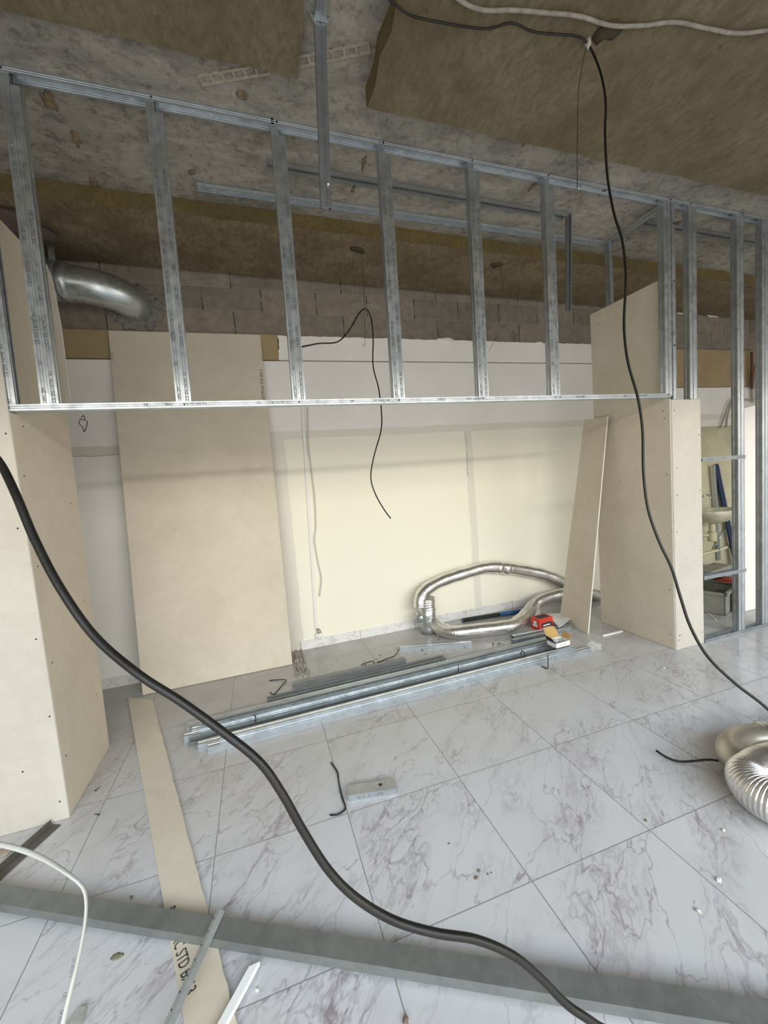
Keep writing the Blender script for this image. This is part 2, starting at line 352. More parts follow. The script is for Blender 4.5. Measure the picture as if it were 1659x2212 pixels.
def skirting():
    n = N('marble_skirting'); x, y, z = n.sep(n.geo); f = n.noise(n.mp(n.geo, (1.6, 1, 3), rot=(0, .5, 0)), 3, 4, .55, .8)
    c = n.ramp(f, [(.46, (.74, .735, .72)), (.5, (.58, .55, .54)), (.54, (.74, .735, .72))])
    j = n.math('LESS_THAN', n.math('FRACT', n.math('ADD', n.math('DIVIDE', x, .6), .003)), .007); c = n.mix(j, c, (.25, .23, .2))
    return n.out(c, .25)
M_skirt = skirting()
struct(MB().box((1.2, 1.489, 0), (4.75, 1.5, .088)).build('baseboard_back', M_skirt, bevel=.002))
struct(MB().box((XL, 1.489, 0), (1.04, 1.5, .088)).build('baseboard_left', M_skirt, bevel=.002))
# mineral wool slabs fixed to the ceiling
def slab(name, x0, x1, y0, y1, th, label, mats, rough=.012, seed=3, jag=0):
    rn = random.Random(seed); mb = MB(); nx, ny = max(2, int((x1-x0)/.12)), max(2, int((y1-y0)/.12)); g = {}; vs = []
    for i in range(nx+1):
        for j in range(ny+1):
            x = x0+(x1-x0)*i/nx; y = y0+(y1-y0)*j/ny
            if j in (0, ny): y += rn.uniform(-1, 1)*rough*.35
            if i in (0, nx): x += rn.uniform(-1, 1)*rough
            g[i, j] = len(vs); vs.append((x, y, zc(x)-th+rn.uniform(-1, 1)*rough*.35))
    base = len(vs)
    for k in range(base): vs.append((vs[k][0], vs[k][1], zc(vs[k][0])-.0005))
    fs = []; mi = []
    for i in range(nx):
        for j in range(ny): fs.append((g[i, j], g[i, j+1], g[i+1, j+1], g[i+1, j])); mi.append(0)
    for i in range(nx):
        for j, fl in ((0, 0), (ny, 1)):
            q = (g[i, j], g[i+1, j], g[i+1, j]+base, g[i, j]+base); fs.append(q if not fl else q[::-1]); mi.append(1)
    for j in range(ny):
        for i, fl in ((0, 1), (nx, 0)):
            q = (g[i, j], g[i, j+1], g[i, j+1]+base, g[i, j]+base); fs.append(q if not fl else q[::-1]); mi.append(1)
    mb.add(vs, fs, mi); return tag(recenter(mb.build(name, mats)), label, 'insulation')
slab('insulation_slab', -1.2, 1.318, -1.75, -.335, .03, 'thin olive mineral wool slab on the ceiling left of the hanging steel channel', [M_wool, M_wool_edge])
slab('insulation_slab', 1.665, 6.6, -2.3, -.345, .10, 'large tan mineral wool slab on the ceiling above the black cable hook', [M_wool, M_wool_edge], seed=5)
slab('insulation_slab', -.45, 8.55, .705, 1.455, .105, 'long brown mineral wool slab on the ceiling along the top of the block wall', [M_wool_brown, M_wool_edge], seed=8)
# clay brick strips showing in the ceiling
def strip_brick(a, b, label):
    d = (b-a); L = d.length; m = frame(a, b, (0, 0, -1)); mb = MB(); w = .028
    mb.box((-w, -.004, 0), (-w+.012, .006, L), 0, m); mb.box((w-.012, -.004, 0), (w, .006, L), 0, m)
    k = max(3, int(L/.055))
    for i in range(k+1):
        z = L*i/k; mb.box((-w, -.004, z-.006), (w, .0055, z+.006), 0, m)
    tag(recenter(mb.build('brick_strip', simple('pale_clay', (.30, .27, .215), .9, 0, .2, 30, .5))), label, 'brick')
strip_brick(onC(434, 172), onC(578, 147), 'pale perforated brick strip set in the concrete above the left studs')
strip_brick(onC(643, 132), onC(796, 101), 'pale perforated brick strip in the ceiling passing behind the hanging steel channel')
# ------------------------------------------------------------------ metal studs of the upper frame
INK = 'CE EN 14195  A1'
FY = -.052        # front face of the frame
def stud_piece(root, name, x0, z0, z1, opens, yf=FY, lean=.022, zref=2.06, marks=True, f=.036, w=.048, mat=None, seed=0):
    """a C profile: flange to the room, web at x0 (opens=+1) or at x0+f (opens=-1)"""
    xa = x0 + lean*(z0-zref)/1.5; xb = x0 + lean*(z1-zref)/1.5
    yc = yf+w/2
    if opens > 0: p0, p1 = Vector((xa, yc, z0)), Vector((xb, yc, z1)); v = (1, 0, 0)
    else: p0, p1 = Vector((xa+f, yc, z0)), Vector((xb+f, yc, z1)); v = (-1, 0, 0)
    mb = MB(); extrude_profile(mb, cee(w, f), frame(p0, p1, v), (p1-p0).length); o = mb.build(name, mat or M_steel, root)
    if marks:
        d = (p1-p0).normalized(); rn = random.Random(int(x0*977)+seed); z = .04
        L = (p1-p0).length; zz = z0+.03; i = 0; strings = ['CE EN 14195', '-4PI- 2M', 'A1', 'CE EN 14195  A1']
        while zz < z0+min(L-.2, 1.1):
            t = strings[(i+seed) % 4]; s = .020
            xx = x0+lean*(zz-zref)/1.5+f*.5-.006
            text('printed_marking', t, s, mat3((xx+.012, yf-.0016, zz), d, (-1, 0, 0)), M_ink_grey, o, 1.05); i += 1; zz += .012*len(t)*1.05+rn.uniform(.05, .10)
    return o
def box_stud(x0, label, gap=.075, z0=2.062, ztop=None, **kw):
    zt = (ztop or zc(x0))-.006
    r = empty('metal_stud', (x0+.036, FY+.024, z0), label, 'metal stud', 'double steel studs of the open frame')
    stud_piece(r, 'channel', x0, z0, zt, 1, seed=1, **kw); stud_piece(r, 'channel', x0+.0365, z0, zt-gap, -1, seed=3, **kw)
    return r
box_stud(-.012, 'double steel stud just left of the galvanised ventilation elbow')
box_stud(.582, 'double steel stud standing in front of the big leaning plasterboard sheet')
box_stud(1.186, 'double steel stud with the looped black cable just to its right')
box_stud(1.797, 'double steel stud in the middle of the header rail, right of the hanging channel')
box_stud(2.392, 'double steel stud, second of those left of the right hand column')
box_stud(2.968, 'double steel stud just left of the dangling bent channel')
r = empty('metal_stud', (-.14, FY+.024, 2.062), 'single steel stud at the far left against the ivory plasterboard', 'metal stud')
stud_piece(r, 'channel', -.158, 2.062, zc(0)-.006, 1, seed=2, w=.048, f=.046)
r = empty('metal_stud', (4.07, FY+.024, 2.062), 'double steel stud at the corner where the header rail ends', 'metal stud')
stud_piece(r, 'channel', 4.036, 2.062, zc(4)-.006, 1, seed=2, marks=False); stud_piece(r, 'channel', 4.072, 2.062, zc(4)-.006, -1, seed=2, marks=False)
r = empty('metal_stud', (4.14, FY+.024, .02), 'tall steel stud with black screw holes beside the corner stud', 'metal stud')
o = stud_piece(r, 'channel', 4.116, 2.037, zc(4)-.006, -1, marks=False)
for z in (2.45, 2.93, 3.35):
    mb = MB(); tube(mb, [Vector((4.136+.022*(z-2.06)/1.5, FY-.004, z)), Vector((4.136+.022*(z-2.06)/1.5, FY+.002, z))], .0065, 10); mb.build('screw', M_dark_hole, o)
r = empty('metal_stud', (4.33, FY+.024, 2.0), 'double steel stud rising above the narrow ivory board', 'metal stud')
stud_piece(r, 'channel', 4.296, 2.037, zc(4.3)-.006, 1, marks=False); stud_piece(r, 'channel', 4.3325, 2.037, zc(4.3)-.03, 1, marks=False, f=.046)
r = empty('metal_stud', (4.88, FY+.024, .02), 'full height double steel stud at the right end of the two short crossbars', 'metal stud')
stud_piece(r, 'channel', 4.842, .004, zc(4.9)-.006, 1, marks=False, lean=.008); stud_piece(r, 'channel', 4.879, .004, zc(4.9)-.006, 1, marks=False, lean=.008, f=.044)
r = empty('metal_stud', (5.2, FY+.024, .02), 'full height steel stud cut by the right edge of the photo', 'metal stud')
stud_piece(r, 'channel', 5.145, .004, zc(5.2)-.006, 1, marks=False, lean=.008); stud_piece(r, 'channel', 5.182, .004, zc(5.2)-.006, 1, marks=False, lean=.008, f=.046)
# tracks
def track(name, p0, p1, upv, label, w=.050, f=.030, cat='metal track', mat=None, lip=0, marks=0, group=None, t=.0014):
    p0, p1 = Vector(p0), Vector(p1); mb = MB(); m = frame(p0, p1, upv)
    extrude_profile(mb, cee(w, f, lip), m, (p1-p0).length, t)
    r = empty(name, p0, label, cat, group); o = mb.build('channel', mat or M_steel, r); return r, o, m
yc = FY-.001+.026
r, o, m = track('header_rail', (-.150, yc, 2.058), (4.092, yc, 2.052), (0, 0, 1), 'long pale steel header rail running level between the two plasterboard columns', w=.054, f=.030, cat='metal rail')
x = -.10; i = 0
for x, t in ((.30, 'A1'), (.42, '-M48-'), (.58, 'CE EN 14195'), (.86, '2M'), (1.02, 'CE EN 14195'), (1.40, '-4PI-'), (1.62, 'EN 14195 A1'), (2.0, 'CE EN'), (2.25, 'CE EN 14195'), (2.9, 'A1'), (3.1, 'EN 14195'), (3.5, '-4PI-'), (3.7, 'CE EN 14195')):
    text('printed_marking', t, .019, mat3((x+.15, FY-.0036, 2.081-.0014*x), (-1, 0, 0), (0, 0, -1)), M_ink_grey, o)
for x in (-.142, .62, 1.22, 1.83, 2.42, 3.0, 4.06):
    mb = MB(); tube(mb, [Vector((x, FY-.0055, 2.072)), Vector((x, FY, 2.072))], .0045, 8); mb.build('screw', M_dark_hole, o)
yc = FY+.024
for a, b, lb in ((-1.3, 1.226, 'steel ceiling track, leftmost length above the first two studs'), (1.212, 1.835, 'short steel ceiling track behind the hanging channel'),
                 (1.825, 4.93, 'long steel ceiling track above the middle and right studs'), (4.92, 7.2, 'steel ceiling track running off beyond the right edge')):
    r, o, m = track('ceiling_track', (a, yc, zc(a)-.0012), (b, yc, zc(b)-.0012), (0, 0, -1), lb, w=.052, f=.030)
    for x in [s for s in (-.0, .61, 1.22, 1.83, 2.42, 3.0, 4.11, 4.32, 4.88) if a < s < b]:
        mb = MB(); xx = x+.022; tube(mb, [Vector((xx, FY-.006, zc(xx)-.016)), Vector((xx, FY, zc(xx)-.016))], .0045, 8); mb.build('screw', M_dark_hole, o)
def ctrack(a, b, y, lb, w=.05, f=.03, drop=.0012, mat=None, y1=None):
    return track('ceiling_track', (a, y, zc(a)-drop), (b, y if y1 is None else y1, zc(b)-drop), (0, 0, -1), lb, w=w, f=f, mat=mat)
ctrack(.77, 4.065, .548, 'long steel ceiling track nearest the block wall', y1=.530)
ctrack(1.20, 3.46, .262, 'dull steel ceiling track halfway between the frame and the block wall', mat=M_steel_dull, y1=.285)
ctrack(4.20, 6.6, .215, 'dull grey ceiling channel behind the right hand studs', mat=M_steel_dull)
track('ceiling_track', (4.135, -.02, zc(4.1)-.0012), (4.135, .56, zc(4.1)-.0012), (0, 0, -1), 'short steel ceiling track running back from the corner stud')
# studs of the side partition
r = empty('metal_stud', (4.14, .53, 0), 'dark steel stud showing above the back of the right column board', 'metal stud')
mb = MB(); extrude_profile(mb, cee(.048, .036), frame((4.118, .525, .004), (4.118, .525, zc(4.1)-.006), (1, 0, 0)), zc(4.1)-.012); mb.build('channel', M_steel, r)
# dangling bent channel
top = Vector((3.478, .285, zc(3.48)-.002)); bot = onY(1225, 672, .30)
r = empty('hanging_channel', top, 'bent steel channel dangling from the ceiling left of the right column', 'metal channel')
mb = MB(); extrude_profile(mb, cee(.036, .028, .004), frame(top, bot, (0, -1, 0)), (bot-top).length); mb.build('channel', M_steel_dull, r)
# long vertical channel bolted to the ceiling
tp = onC(691, 36, .004); bt = onY(705, 448, -.60); bt.y = tp.y
r = empty('hanging_channel', tp, 'steel furring channel hanging straight down from a fold at the ceiling', 'metal channel')
mb = MB(); extrude_profile(mb, cee(.047, .020, .008), frame(tp, bt, (0, 1, 0)), (bt-tp).length); c1 = mb.build('lower_channel', M_steel_mid, r)
far = Vector((tp.x-.01, -1.9, zc(1.38)-.034)); mb = MB(); extrude_profile(mb, cee(.047, .020, .008), frame(tp+Vector((0, 0, -.008)), far, (0, 0, 1)), (far-tp).length); mb.build('upper_channel', M_steel_mid, r)
mb = MB()
for s in (-1, 1):
    a = tp+Vector((s*.022, -.01, -.012)); mb.add([a, a+Vector((0, .004, -.028)), a+Vector((s*.034, .002, .016)), a+Vector((0, .006, -.004)), a+Vector((0, .010, -.03)), a+Vector((s*.033, .006, .013))],
        [(0, 1, 2), (5, 4, 3), (0, 3, 4, 1), (1, 4, 5, 2), (2, 5, 3, 0)])
mb.box((tp.x-.026, tp.y-.014, tp.z-.022), (tp.x+.026, tp.y-.002, tp.z-.002)); mb.build('torn_tab', M_duct, r)
sp = onY(709, 397, tp.y-.006); mb = MB(); tube(mb, [sp+Vector((0, -.003, 0)), sp+Vector((0, .01, 0))], .006, 10); mb.build('screw', simple('zinc_screw', (.75, .74, .7), .3, .7), c1)
# ------------------------------------------------------------------ crossbars and floor track on the right
for zz, px in ((1.530, 'pale short steel crossbar, upper of the two beside the narrow ivory board'), (.545, 'pale short steel crossbar, lower of the two beside the narrow ivory board')):
    track('crossbar', (4.42, FY+.024, zz), (4.932, FY+.024, zz-.004), (0, 0, 1), px, w=.052, f=.030, cat='metal crossbar')
track('floor_track', (4.42, FY+.024, .0012), (7.3, FY+.024, .0012), (0, 0, 1), 'steel floor track at the foot of the right hand studs', w=.056, f=.028)
# ------------------------------------------------------------------ plasterboard
def board_mesh(outline, n, th, core=True, rag=0):
    """outline: world points of the visible face, n: direction away from the viewer side; edges are gypsum when core"""
    P = [Vector(p) for p in outline]; k = len(P); n = Vector(n).normalized()*th
    vs = P+[p+n for p in P]; fs = [tuple(range(k)), tuple(range(k, 2*k))[::-1]]+[(i, i+k, (i+1) % k+k, (i+1) % k) for i in range(k)]
    return MB().add(vs, fs, [0, 0]+[1 if core else 0]*k)
def board(name, outline, n, label, th=.0125, mats=None, core=True, bevel=0, cat='plasterboard'):
    o = board_mesh(outline, n, th, core).build(name, mats or [M_board, M_gypsum], bevel=bevel); return tag(recenter(o), label, cat)
def screws(root, pts, nrm, r=.004):
    for p in pts:
        mb = MB(); p = Vector(p); nv = Vector(nrm); tube(mb, [p+nv*.0015, p-nv*.002], r, 8)
        o = mb.build('screw', M_dark_hole, root)
bl = board('plasterboard', [(-1.6, -.0675, .002), (-.140, -.0675, .002), (-.140, -.0675, 2.96), (-1.6, -.0675, 2.96)], (0, 1, 0), 'ivory plasterboard front of the left column with a white cut edge', mats=[M_board_warm, M_gypsum])
screws(bl, [(x, -.0675, z) for x, z in ((-.17, .10), (-.158, .55), (-.165, .95), (-.17, 1.5), (-.16, 1.95), (-.3, .3))], (0, -1, 0))
bs = board('plasterboard', [(-.140, -.055, .002), (-.140, .535, .002), (-.140, .60, 2.14), (-.140, .60, 3.03), (-.140, .02, 3.03), (-.140, .02, 2.052), (-.140, -.055, 2.052)], (-1, 0, 0), 'shaded grey plasterboard side of the left column, floor to overhead')
screws(bs, [(-.14, y, z) for y, z in ((-.01, .3), (-.01, .8), (-.01, 1.3), (-.01, 1.75), (.45, .4), (.46, 1.0), (.47, 1.6), (.05, 2.0))], (1, 0, 0))
board('plasterboard_offcut', [(-.2, .602, 2.2), (-.112, .602, 2.2), (-.108, .602, 2.7), (-.118, .602, 2.95), (-.14, .602, 3.06), (-.2, .602, 3.06)], (0, 1, 0), 'ragged ivory plasterboard strip behind the left column, beside the double stud', mats=[M_board_warm, M_gypsum])
br = board('plasterboard', [(4.100, .716, .002), (4.100, -.034, .002), (4.100, -.034, 2.045), (4.100, .0, 2.045), (4.100, .0, 2.972), (4.100, .718, 2.98)], (1, 0, 0), 'tall grey plasterboard side of the right column with a sloping looking top')
screws(br, [(4.1, y, z) for y, z in ((0, .12), (0, .5), (0, .95), (0, 1.45), (.01, 1.9), (.4, .06), (.45, 1.4), (.62, 2.86), (.02, 1.96))], (-1, 0, 0))
bn = board('plasterboard', [(4.102, -.0475, .002), (4.414, -.0475, .002), (4.416, -.0475, 2.032), (4.106, -.0475, 2.035)], (0, 1, 0), 'narrow ivory plasterboard front of the right column below the open studs', mats=[M_board_warm, M_gypsum])
screws(bn, [(x, -.0475, z) for x, z in ((4.13, .08), (4.13, .5), (4.135, .98), (4.14, 1.28), (4.145, 1.5), (4.13, 1.95), (4.39, .1), (4.39, .8), (4.395, 1.3), (4.395, 1.75), (4.145, .02+.1), (4.135, .12))], (0, -1, 0))
# big sheet leaning on the back wall
bx0, bx1, yb, yt = -.106, 1.094, 1.212, 1.486; zt = 2.985
o = board('plasterboard_sheet', [(bx0, yb, .003), (bx1, yb, .003), (bx1+.022, yt, zt), (bx0+.022, yt, zt)], (0, 1, .09), 'tall plasterboard sheet leaning upright on the back wall, printed down its right edge', core=False, bevel=.002, mats=[M_board, M_board])
sl = Vector((.022, yt-yb, zt-.003)).normalized(); sn = Vector((1, 0, 0)).cross(sl)
def onsheet(px, py):
    r = ray(px, py); p0 = Vector((bx1, yb, .003)); t = (p0-CAM).dot(sn)/r.dot(sn); return CAM+r*t
p = onsheet(573, 867); text('printed_marking', 'REDYPLAC STD BA13', .036, mat3(p+sn*.0015, sl, (-1, 0, 0)), M_ink, o, .86)
p = onsheet(567, 777); text('printed_marking', '2019', .020, mat3(p+sn*.0015, sl, (-1, 0, 0)), M_ink_grey, o)
p = onsheet(245, 780); text('printed_marking', 'CE EN 520 A', .015, mat3(p+sn*.0015, sl, (-1, 0, 0)), M_ink_grey, o)
# strip leaning in the recess
a, b2 = onZ(1225, 1330, .004), onZ(1271, 1370, .004); t1 = onY(1262, 907, .98); tr = onX(1312, 900, 4.075)
t0 = Vector((4.03, .98, t1.z)); 
o = board('plasterboard_strip', [Vector((3.80, .96, .004)), Vector((3.752, .535, .004)), onX(1312, 900, 4.062), onX(1262, 907, 4.085)], (1, 0, .12), 'narrow plasterboard strip leaning against the side of the right column')
# long strip lying on the floor under the dull steel profile
A, B, C_, D = onZ(276, 1506, .013), onZ(330, 1512, .013), onZ(455, 1992, .013), onZ(360, 1990, .013)
dd = (C_-B).normalized(); d2 = (D-A).normalized(); rag = [B+(C_+dd*1.1-B)*i/70+Vector((random.uniform(-.003, .003), 0, 0)) for i in range(1, 70)]
o = board('plasterboard_strip', [A, D+d2*1.1, C_+dd*1.1]+rag[::-1]+[B], (0, 0, -1), 'long grey plasterboard strip lying flat on the floor, printed near its edge', th=.0115)
strip_o = o
p = onZ(367, 2008, .0135); q = onZ(404, 2170, .0135); d = (q-p).normalized(); p = p-d*.088
text('printed_marking', 'REDYPLAC STD BA13', .050, mat3(p+Vector((0, 0, .0004)), d, (1, .2, 0)), M_ink, o, .74)
# ------------------------------------------------------------------ cables
def cable(name, pts, r, mat, label, cat='cable', step=.02, seg=10, **kw):
    mb = MB(); tube(mb, smooth_path(pts, step), r, seg, **kw); return tag(recenter(mb.build(name, mat)), label, cat)
hook = onC(1270, 95, .12)
cable('power_cable', [onC(700, -90, .13), onC(835, -5, .125), onC(885, 32, .13), onC(960, 50, .125), onC(1050, 62, .115), onC(1105, 50, .112), onC(1150, 68, .115), onC(1200, 74, .115), onC(1245, 78, .118), hook,
    dep(1295, 150, 1.80), dep(1308, 215, 1.77), dep(1307, 290, 1.73), dep(1312, 380, 1.70), dep(1326, 460, 1.66), dep(1344, 520, 1.64), dep(1352, 600, 1.60), dep(1348, 700, 1.56), dep(1356, 780, 1.53), dep(1378, 860, 1.5),
    dep(1388, 930, 1.48), dep(1390, 1020, 1.46), dep(1400, 1100, 1.44), dep(1424, 1170, 1.42), dep(1450, 1225, 1.40), dep(1470, 1290, 1.38), dep(1492, 1355, 1.36), dep(1530, 1420, 1.34), dep(1590, 1478, 1.32), dep(1665, 1538, 1.30), dep(1800, 1680, 1.25), dep(1980, 2050, 1.2), onZ(2150, 2500, .01)],
    .0047, M_rubber, 'black cable running along the ceiling and drooping from a hook past the right column')
mb = MB(); lump(mb, hook+Vector((0, 0, .005)), (.014, .014, .024), 2, .3, seed=4); hk = tag(recenter(mb.build('plaster_hook', simple('dusty_plaster', (.38, .36, .32), .9))), 'white plaster blob holding the black cable and wire to the ceiling', 'hook')
cable('power_cable', [dep(-420, 500, .80), dep(-160, 800, .68), dep(-40, 955, .63), dep(0, 1000, .62), dep(35, 1070, .60), dep(75, 1165, .585), dep(130, 1270, .57), dep(205, 1375, .56), dep(300, 1457, .55), dep(390, 1515, .55), dep(480, 1580, .55), dep(560, 1645, .55),
    dep(610, 1715, .55), dep(655, 1795, .55), dep(710, 1880, .55), dep(770, 1940, .55), dep(850, 1988, .555), dep(940, 2015, .56), dep(1030, 2030, .57), dep(1110, 2065, .575), dep(1170, 2115, .58), dep(1225, 2170, .58), dep(1290, 2215, .58), dep(1450, 2330, .6), dep(1600, 2700, .75), onZ(1500, 3600, .01)],
    .0057, M_rubber, 'thick black cable sweeping across the foreground from left edge to bottom', step=.008, seg=16)
cable('dusty_cable', [onC(960, -30, .115), onC(1000, 5, .115), onC(1045, 22, .112), onC(1110, 22, .112), onC(1180, 28, .112), onC(1250, 35, .112), onC(1320, 55, .112), onC(1390, 55, .112), onC(1460, 48, .112), onC(1530, 62, .112), onC(1600, 72, .112), onC(1700, 58, .112), onC(1800, 40, .112)],
    .008, simple('dusty_white', (.24, .22, .19), .9, 0, .3, 30), 'thick dusty white cable snaking over the tan insulation')
cable('hanging_cable', [Vector((1.235, .002, onY(655, 752, 0).z)), onY(668, 746, .2), onY(690, 742, .5), onY(730, 738, .75), onY(755, 712, .85), onY(775, 678, .89), onY(790, 667, .9), onY(801, 685, .9), onY(806, 730, .9), onY(806, 790, .88), onY(818, 840, .85), onY(824, 890, .82), onY(823, 930, .8), onY(808, 985, .78), onY(801, 1030, .76), onY(810, 1065, .75), onY(828, 1098, .75), onY(844, 1120, .75)],
    .0052, M_rubber, 'thin black cable looped over a wire and hanging free before the white wall')
def wire(pts, label, r=.0018, mat=None, name='wire', cat='wire'): return cable(name, pts, r, mat or M_wire, label, cat, step=.01, seg=6)
wire([onC(779, 540, .10), onY(785, 600, .9), onY(787, 668, .905), onY(788, 745, .91), onY(783, 743, .905)], 'straight hanger wire that carries the looped black cable')
wire([onC(768, 545, .10), onY(762, 575, .92), onY(770, 640, .95), onY(786, 655, .91)], 'fine kinked wire dangling left of the looped cable', .001)
wire([onC(1078, 572, .10), onY(1085, 620, .88), onY(1062, 630, .9), onY(1075, 660, .93), onY(1100, 650, .9), onY(1092, 665, .88), onY(1098, 690, .88), onY(1075, 725, .9), onY(1056, 758, .95)], 'thin tangled wire hanging between the last two middle studs', .0015)
wire([hook+Vector((-.005, 0, -.01)), onY(1262, 120, hook.y), onY(1254, 165, hook.y), onY(1249, 205, hook.y), onY(1247, 300, hook.y), onY(1247, 408, hook.y)], 'thin hanger wire dropping from the plaster blob', .0016)
wire([onY(1248, 408, hook.y), onY(1258, 396, hook.y)], 'tiny bright bent end below the thin hanger wire', .0022, M_duct)
# white cord and trunking on the back wall
mb = MB(); a, b = onY(648, 800, 1.497), onY(683, 1358, 1.497); m = frame(b, a, (0, -1, 0)); L = (a-b).length
mb.box((-.011, -.002, 0), (.011, .012, L), 0, m); tr_ = tag(recenter(mb.build('cable_trunking', M_white_plastic, bevel=.001)), 'slim white trunking running down the wall to the socket', 'trunking')
cable('loose_cable', [onY(664, 880, 1.47), onY(666, 960, 1.48), onY(672, 1010, 1.485), onY(680, 1080, 1.485), onY(682, 1140, 1.488), onY(679, 1165, 1.486), onY(686, 1210, 1.488), onY(694, 1250, 1.485), onY(690, 1288, 1.48)], .0055, simple('grey_white_cord', (.58, .56, .52), .5, 0, .05), 'loose white cord hanging beside the slim trunking')
p = onY(689, 1374, 1.498); r = empty('wall_socket', p, 'small white wall socket low on the wall with dark wires above', 'socket')
mb = MB().box((p.x-.034, 1.468, p.z-.04), (p.x+.034, 1.4995, p.z+.034)); mb.build('socket_body', M_white_plastic, r, bevel=.006)
mb = MB(); tube(mb, [Vector((p.x, 1.468, p.z-.004)), Vector((p.x, 1.462, p.z-.004))], .024, 20); fc = mb.build('socket_face', M_white_plastic, r)
mb = MB()
for s in (-1, 1): tube(mb, [Vector((p.x+s*.009, 1.4618, p.z-.004)), Vector((p.x+s*.009, 1.4605, p.z-.004))], .003, 8)
mb.build('pin_hole', M_ink, fc)
mb = MB()
for s in (-1, 0, 1): tube(mb, smooth_path([Vector((p.x+s*.008, 1.485, p.z+.03)), Vector((p.x+s*.018, 1.465, p.z+.055)), Vector((p.x+s*.006-.01, 1.478, p.z+.085))], .008), .003, 6)
mb.build('loose_wires', M_wire, r)
# white cable with print in the left foreground
def ribbon(pts, w, th, mat, name, label, cat):
    path = smooth_path(pts, .01); n = len(path); mb = MB(); vs = []
    for i in range(n):
        t = (path[min(i+1, n-1)]-path[max(i-1, 0)]).normalized(); q = i/(n-1)
        view = (path[i]-CAM).normalized(); side = t.cross(view).normalized(); nn = side.cross(t)
        tw = .0 if q < .30 else (math.radians(78)*math.sin(min(1, (q-.30)/.22)*math.pi/2) if q < .52 else math.radians(78)*(1-min(1, (q-.52)/.2)))
        s2 = side*math.cos(tw)+nn*math.sin(tw); n2 = nn*math.cos(tw)-side*math.sin(tw)
        for k in range(10):
            a = 2*math.pi*k/10; vs.append(path[i]+s2*math.cos(a)*w+n2*math.sin(a)*th)
    fs = [(i*10+k, i*10+(k+1) % 10, (i+1)*10+(k+1) % 10, (i+1)*10+k) for i in range(n-1) for k in range(10)]
    mb.add(vs, fs+[tuple(range(10))[::-1], tuple((n-1)*10+k for k in range(10))], 0, True)
    return tag(mb.build(name, mat), label, cat)
wc = ribbon([dep(-160, 1830, .78), dep(-40, 1817, .74), dep(0, 1824, .73), dep(50, 1837, .72), dep(100, 1858, .71), dep(150, 1890, .70), dep(178, 1915, .70), dep(186, 1945, .70), dep(184, 1990, .70), dep(174, 2050, .70), dep(158, 2120, .69), dep(141, 2190, .68), dep(120, 2290, .68), dep(90, 2500, .72)],
    .0041, .0025, simple('white_sheath', (.44, .44, .41), .5, 0, .05), 'white_cable', 'flat white printed cable curling down in the lower left foreground', 'cable')
def towards(px0, py0, px1, py1, d, off=.0042):
    a, b = dep(px0, py0, d-off), dep(px1, py1, d-off); return a, (b-a).normalized()
for (x0, y0, x1, y1, t, sx) in ((167, 2068, 152, 2140, 'EN 50525-2', 1.0), (147, 2141, 139, 2172, 'CE', 1.3), (140, 2180, 126, 2240, 'EN 50525', 1.0)):
    a, d = towards(x0, y0, x1, y1, .69); side = d.cross((a-CAM).normalized())
    text('printed_marking', t, .0068, mat3(a-side*(-.0024)*-1, d, side*-1), M_ink_grey, wc, sx)
# scribble of dark wire ends poking out of the wall at the left
cable('wall_scribble', [onY(176, 902, 1.499), onY(181, 897, 1.499), onY(183, 908, 1.499), onY(174, 905, 1.499), onY(171, 915, 1.499), onY(178, 922, 1.499), onY(182, 933, 1.499), onY(189, 913, 1.499), onY(186, 909, 1.499)], .0028, M_ink, 'small black scribble high on the white wall left of the leaning sheet', 'mark', step=.01, seg=6)
# ------------------------------------------------------------------ galvanised ventilation elbow through the block wall
r = empty('ventilation_duct', (0, 1.3, 3.0), 'galvanised ventilation elbow entering the block wall at upper left', 'duct')
e0 = onY(292, 664, 1.52)
pth = smooth_path([e0+Vector((0, .02, 0)), e0+Vector((0, -.05, .0)), e0+Vector((-.035, -.13, .01)), e0+Vector((-.12, -.20, .03)), e0+Vector((-.24, -.235, .045)), e0+Vector((-.38, -.24, .06))], .025)
mb = MB(); tube(mb, pth, .128, 32, cap=False); mb.build('elbow', M_duct, r)
p2 = pth[-1]; mb = MB(); tube(mb, [p2+Vector((.02, 0, -.002)), p2+Vector((-.05, .0, .006))], .134, 32); tube(mb, [p2+Vector((-.05, 0, .006)), p2+Vector((-.11, .0, .012))], .138, 32); mb.build('collar', M_steel, r)
mb = MB(); tube(mb, smooth_path([p2+Vector((-.1, 0, .01)), p2+Vector((-.3, -.02, .05)), p2+Vector((-.55, -.08, .16)), p2+Vector((-.95, -.12, .20))], .04), .130, 32); mb.build('pipe', M_duct, r)
mb = MB(); mb.box((p2.x-.10, p2.y-.01, p2.z+.10), (p2.x-.06, p2.y+.01, zc(0)-.001)); mb.build('hanging_strap', M_steel_dull, r)
mb = MB()
rn = random.Random(1)
for i in range(110):
    a = 2*math.pi*i/110; q = rn.uniform(.128, .185) if math.sin(a) < .3 else rn.uniform(.128, .155); k = rn.uniform(.02, .05); lump(mb, e0+Vector((math.cos(a)*q, .002, math.sin(a)*q*.95)), (k, .016, k), 2, .3, seed=i)
tag(recenter(mb.build('mortar_collar', simple('grey_mortar', (.20, .185, .165), .95, 0, .2, 20, .6))), 'rough grey mortar ring around the ventilation elbow', 'mortar')
mb = MB(); lump(mb, Vector((-.60, .98, 3.50)), (.36, .22, .07), 3, .25, seed=9); tag(recenter(mb.build('insulation_bundle', simple('reddish_fleece', (.085, .06, .055), .95, 0, .25, 8, .5))), 'dark red and grey insulation bulging above the ventilation elbow', 'insulation')
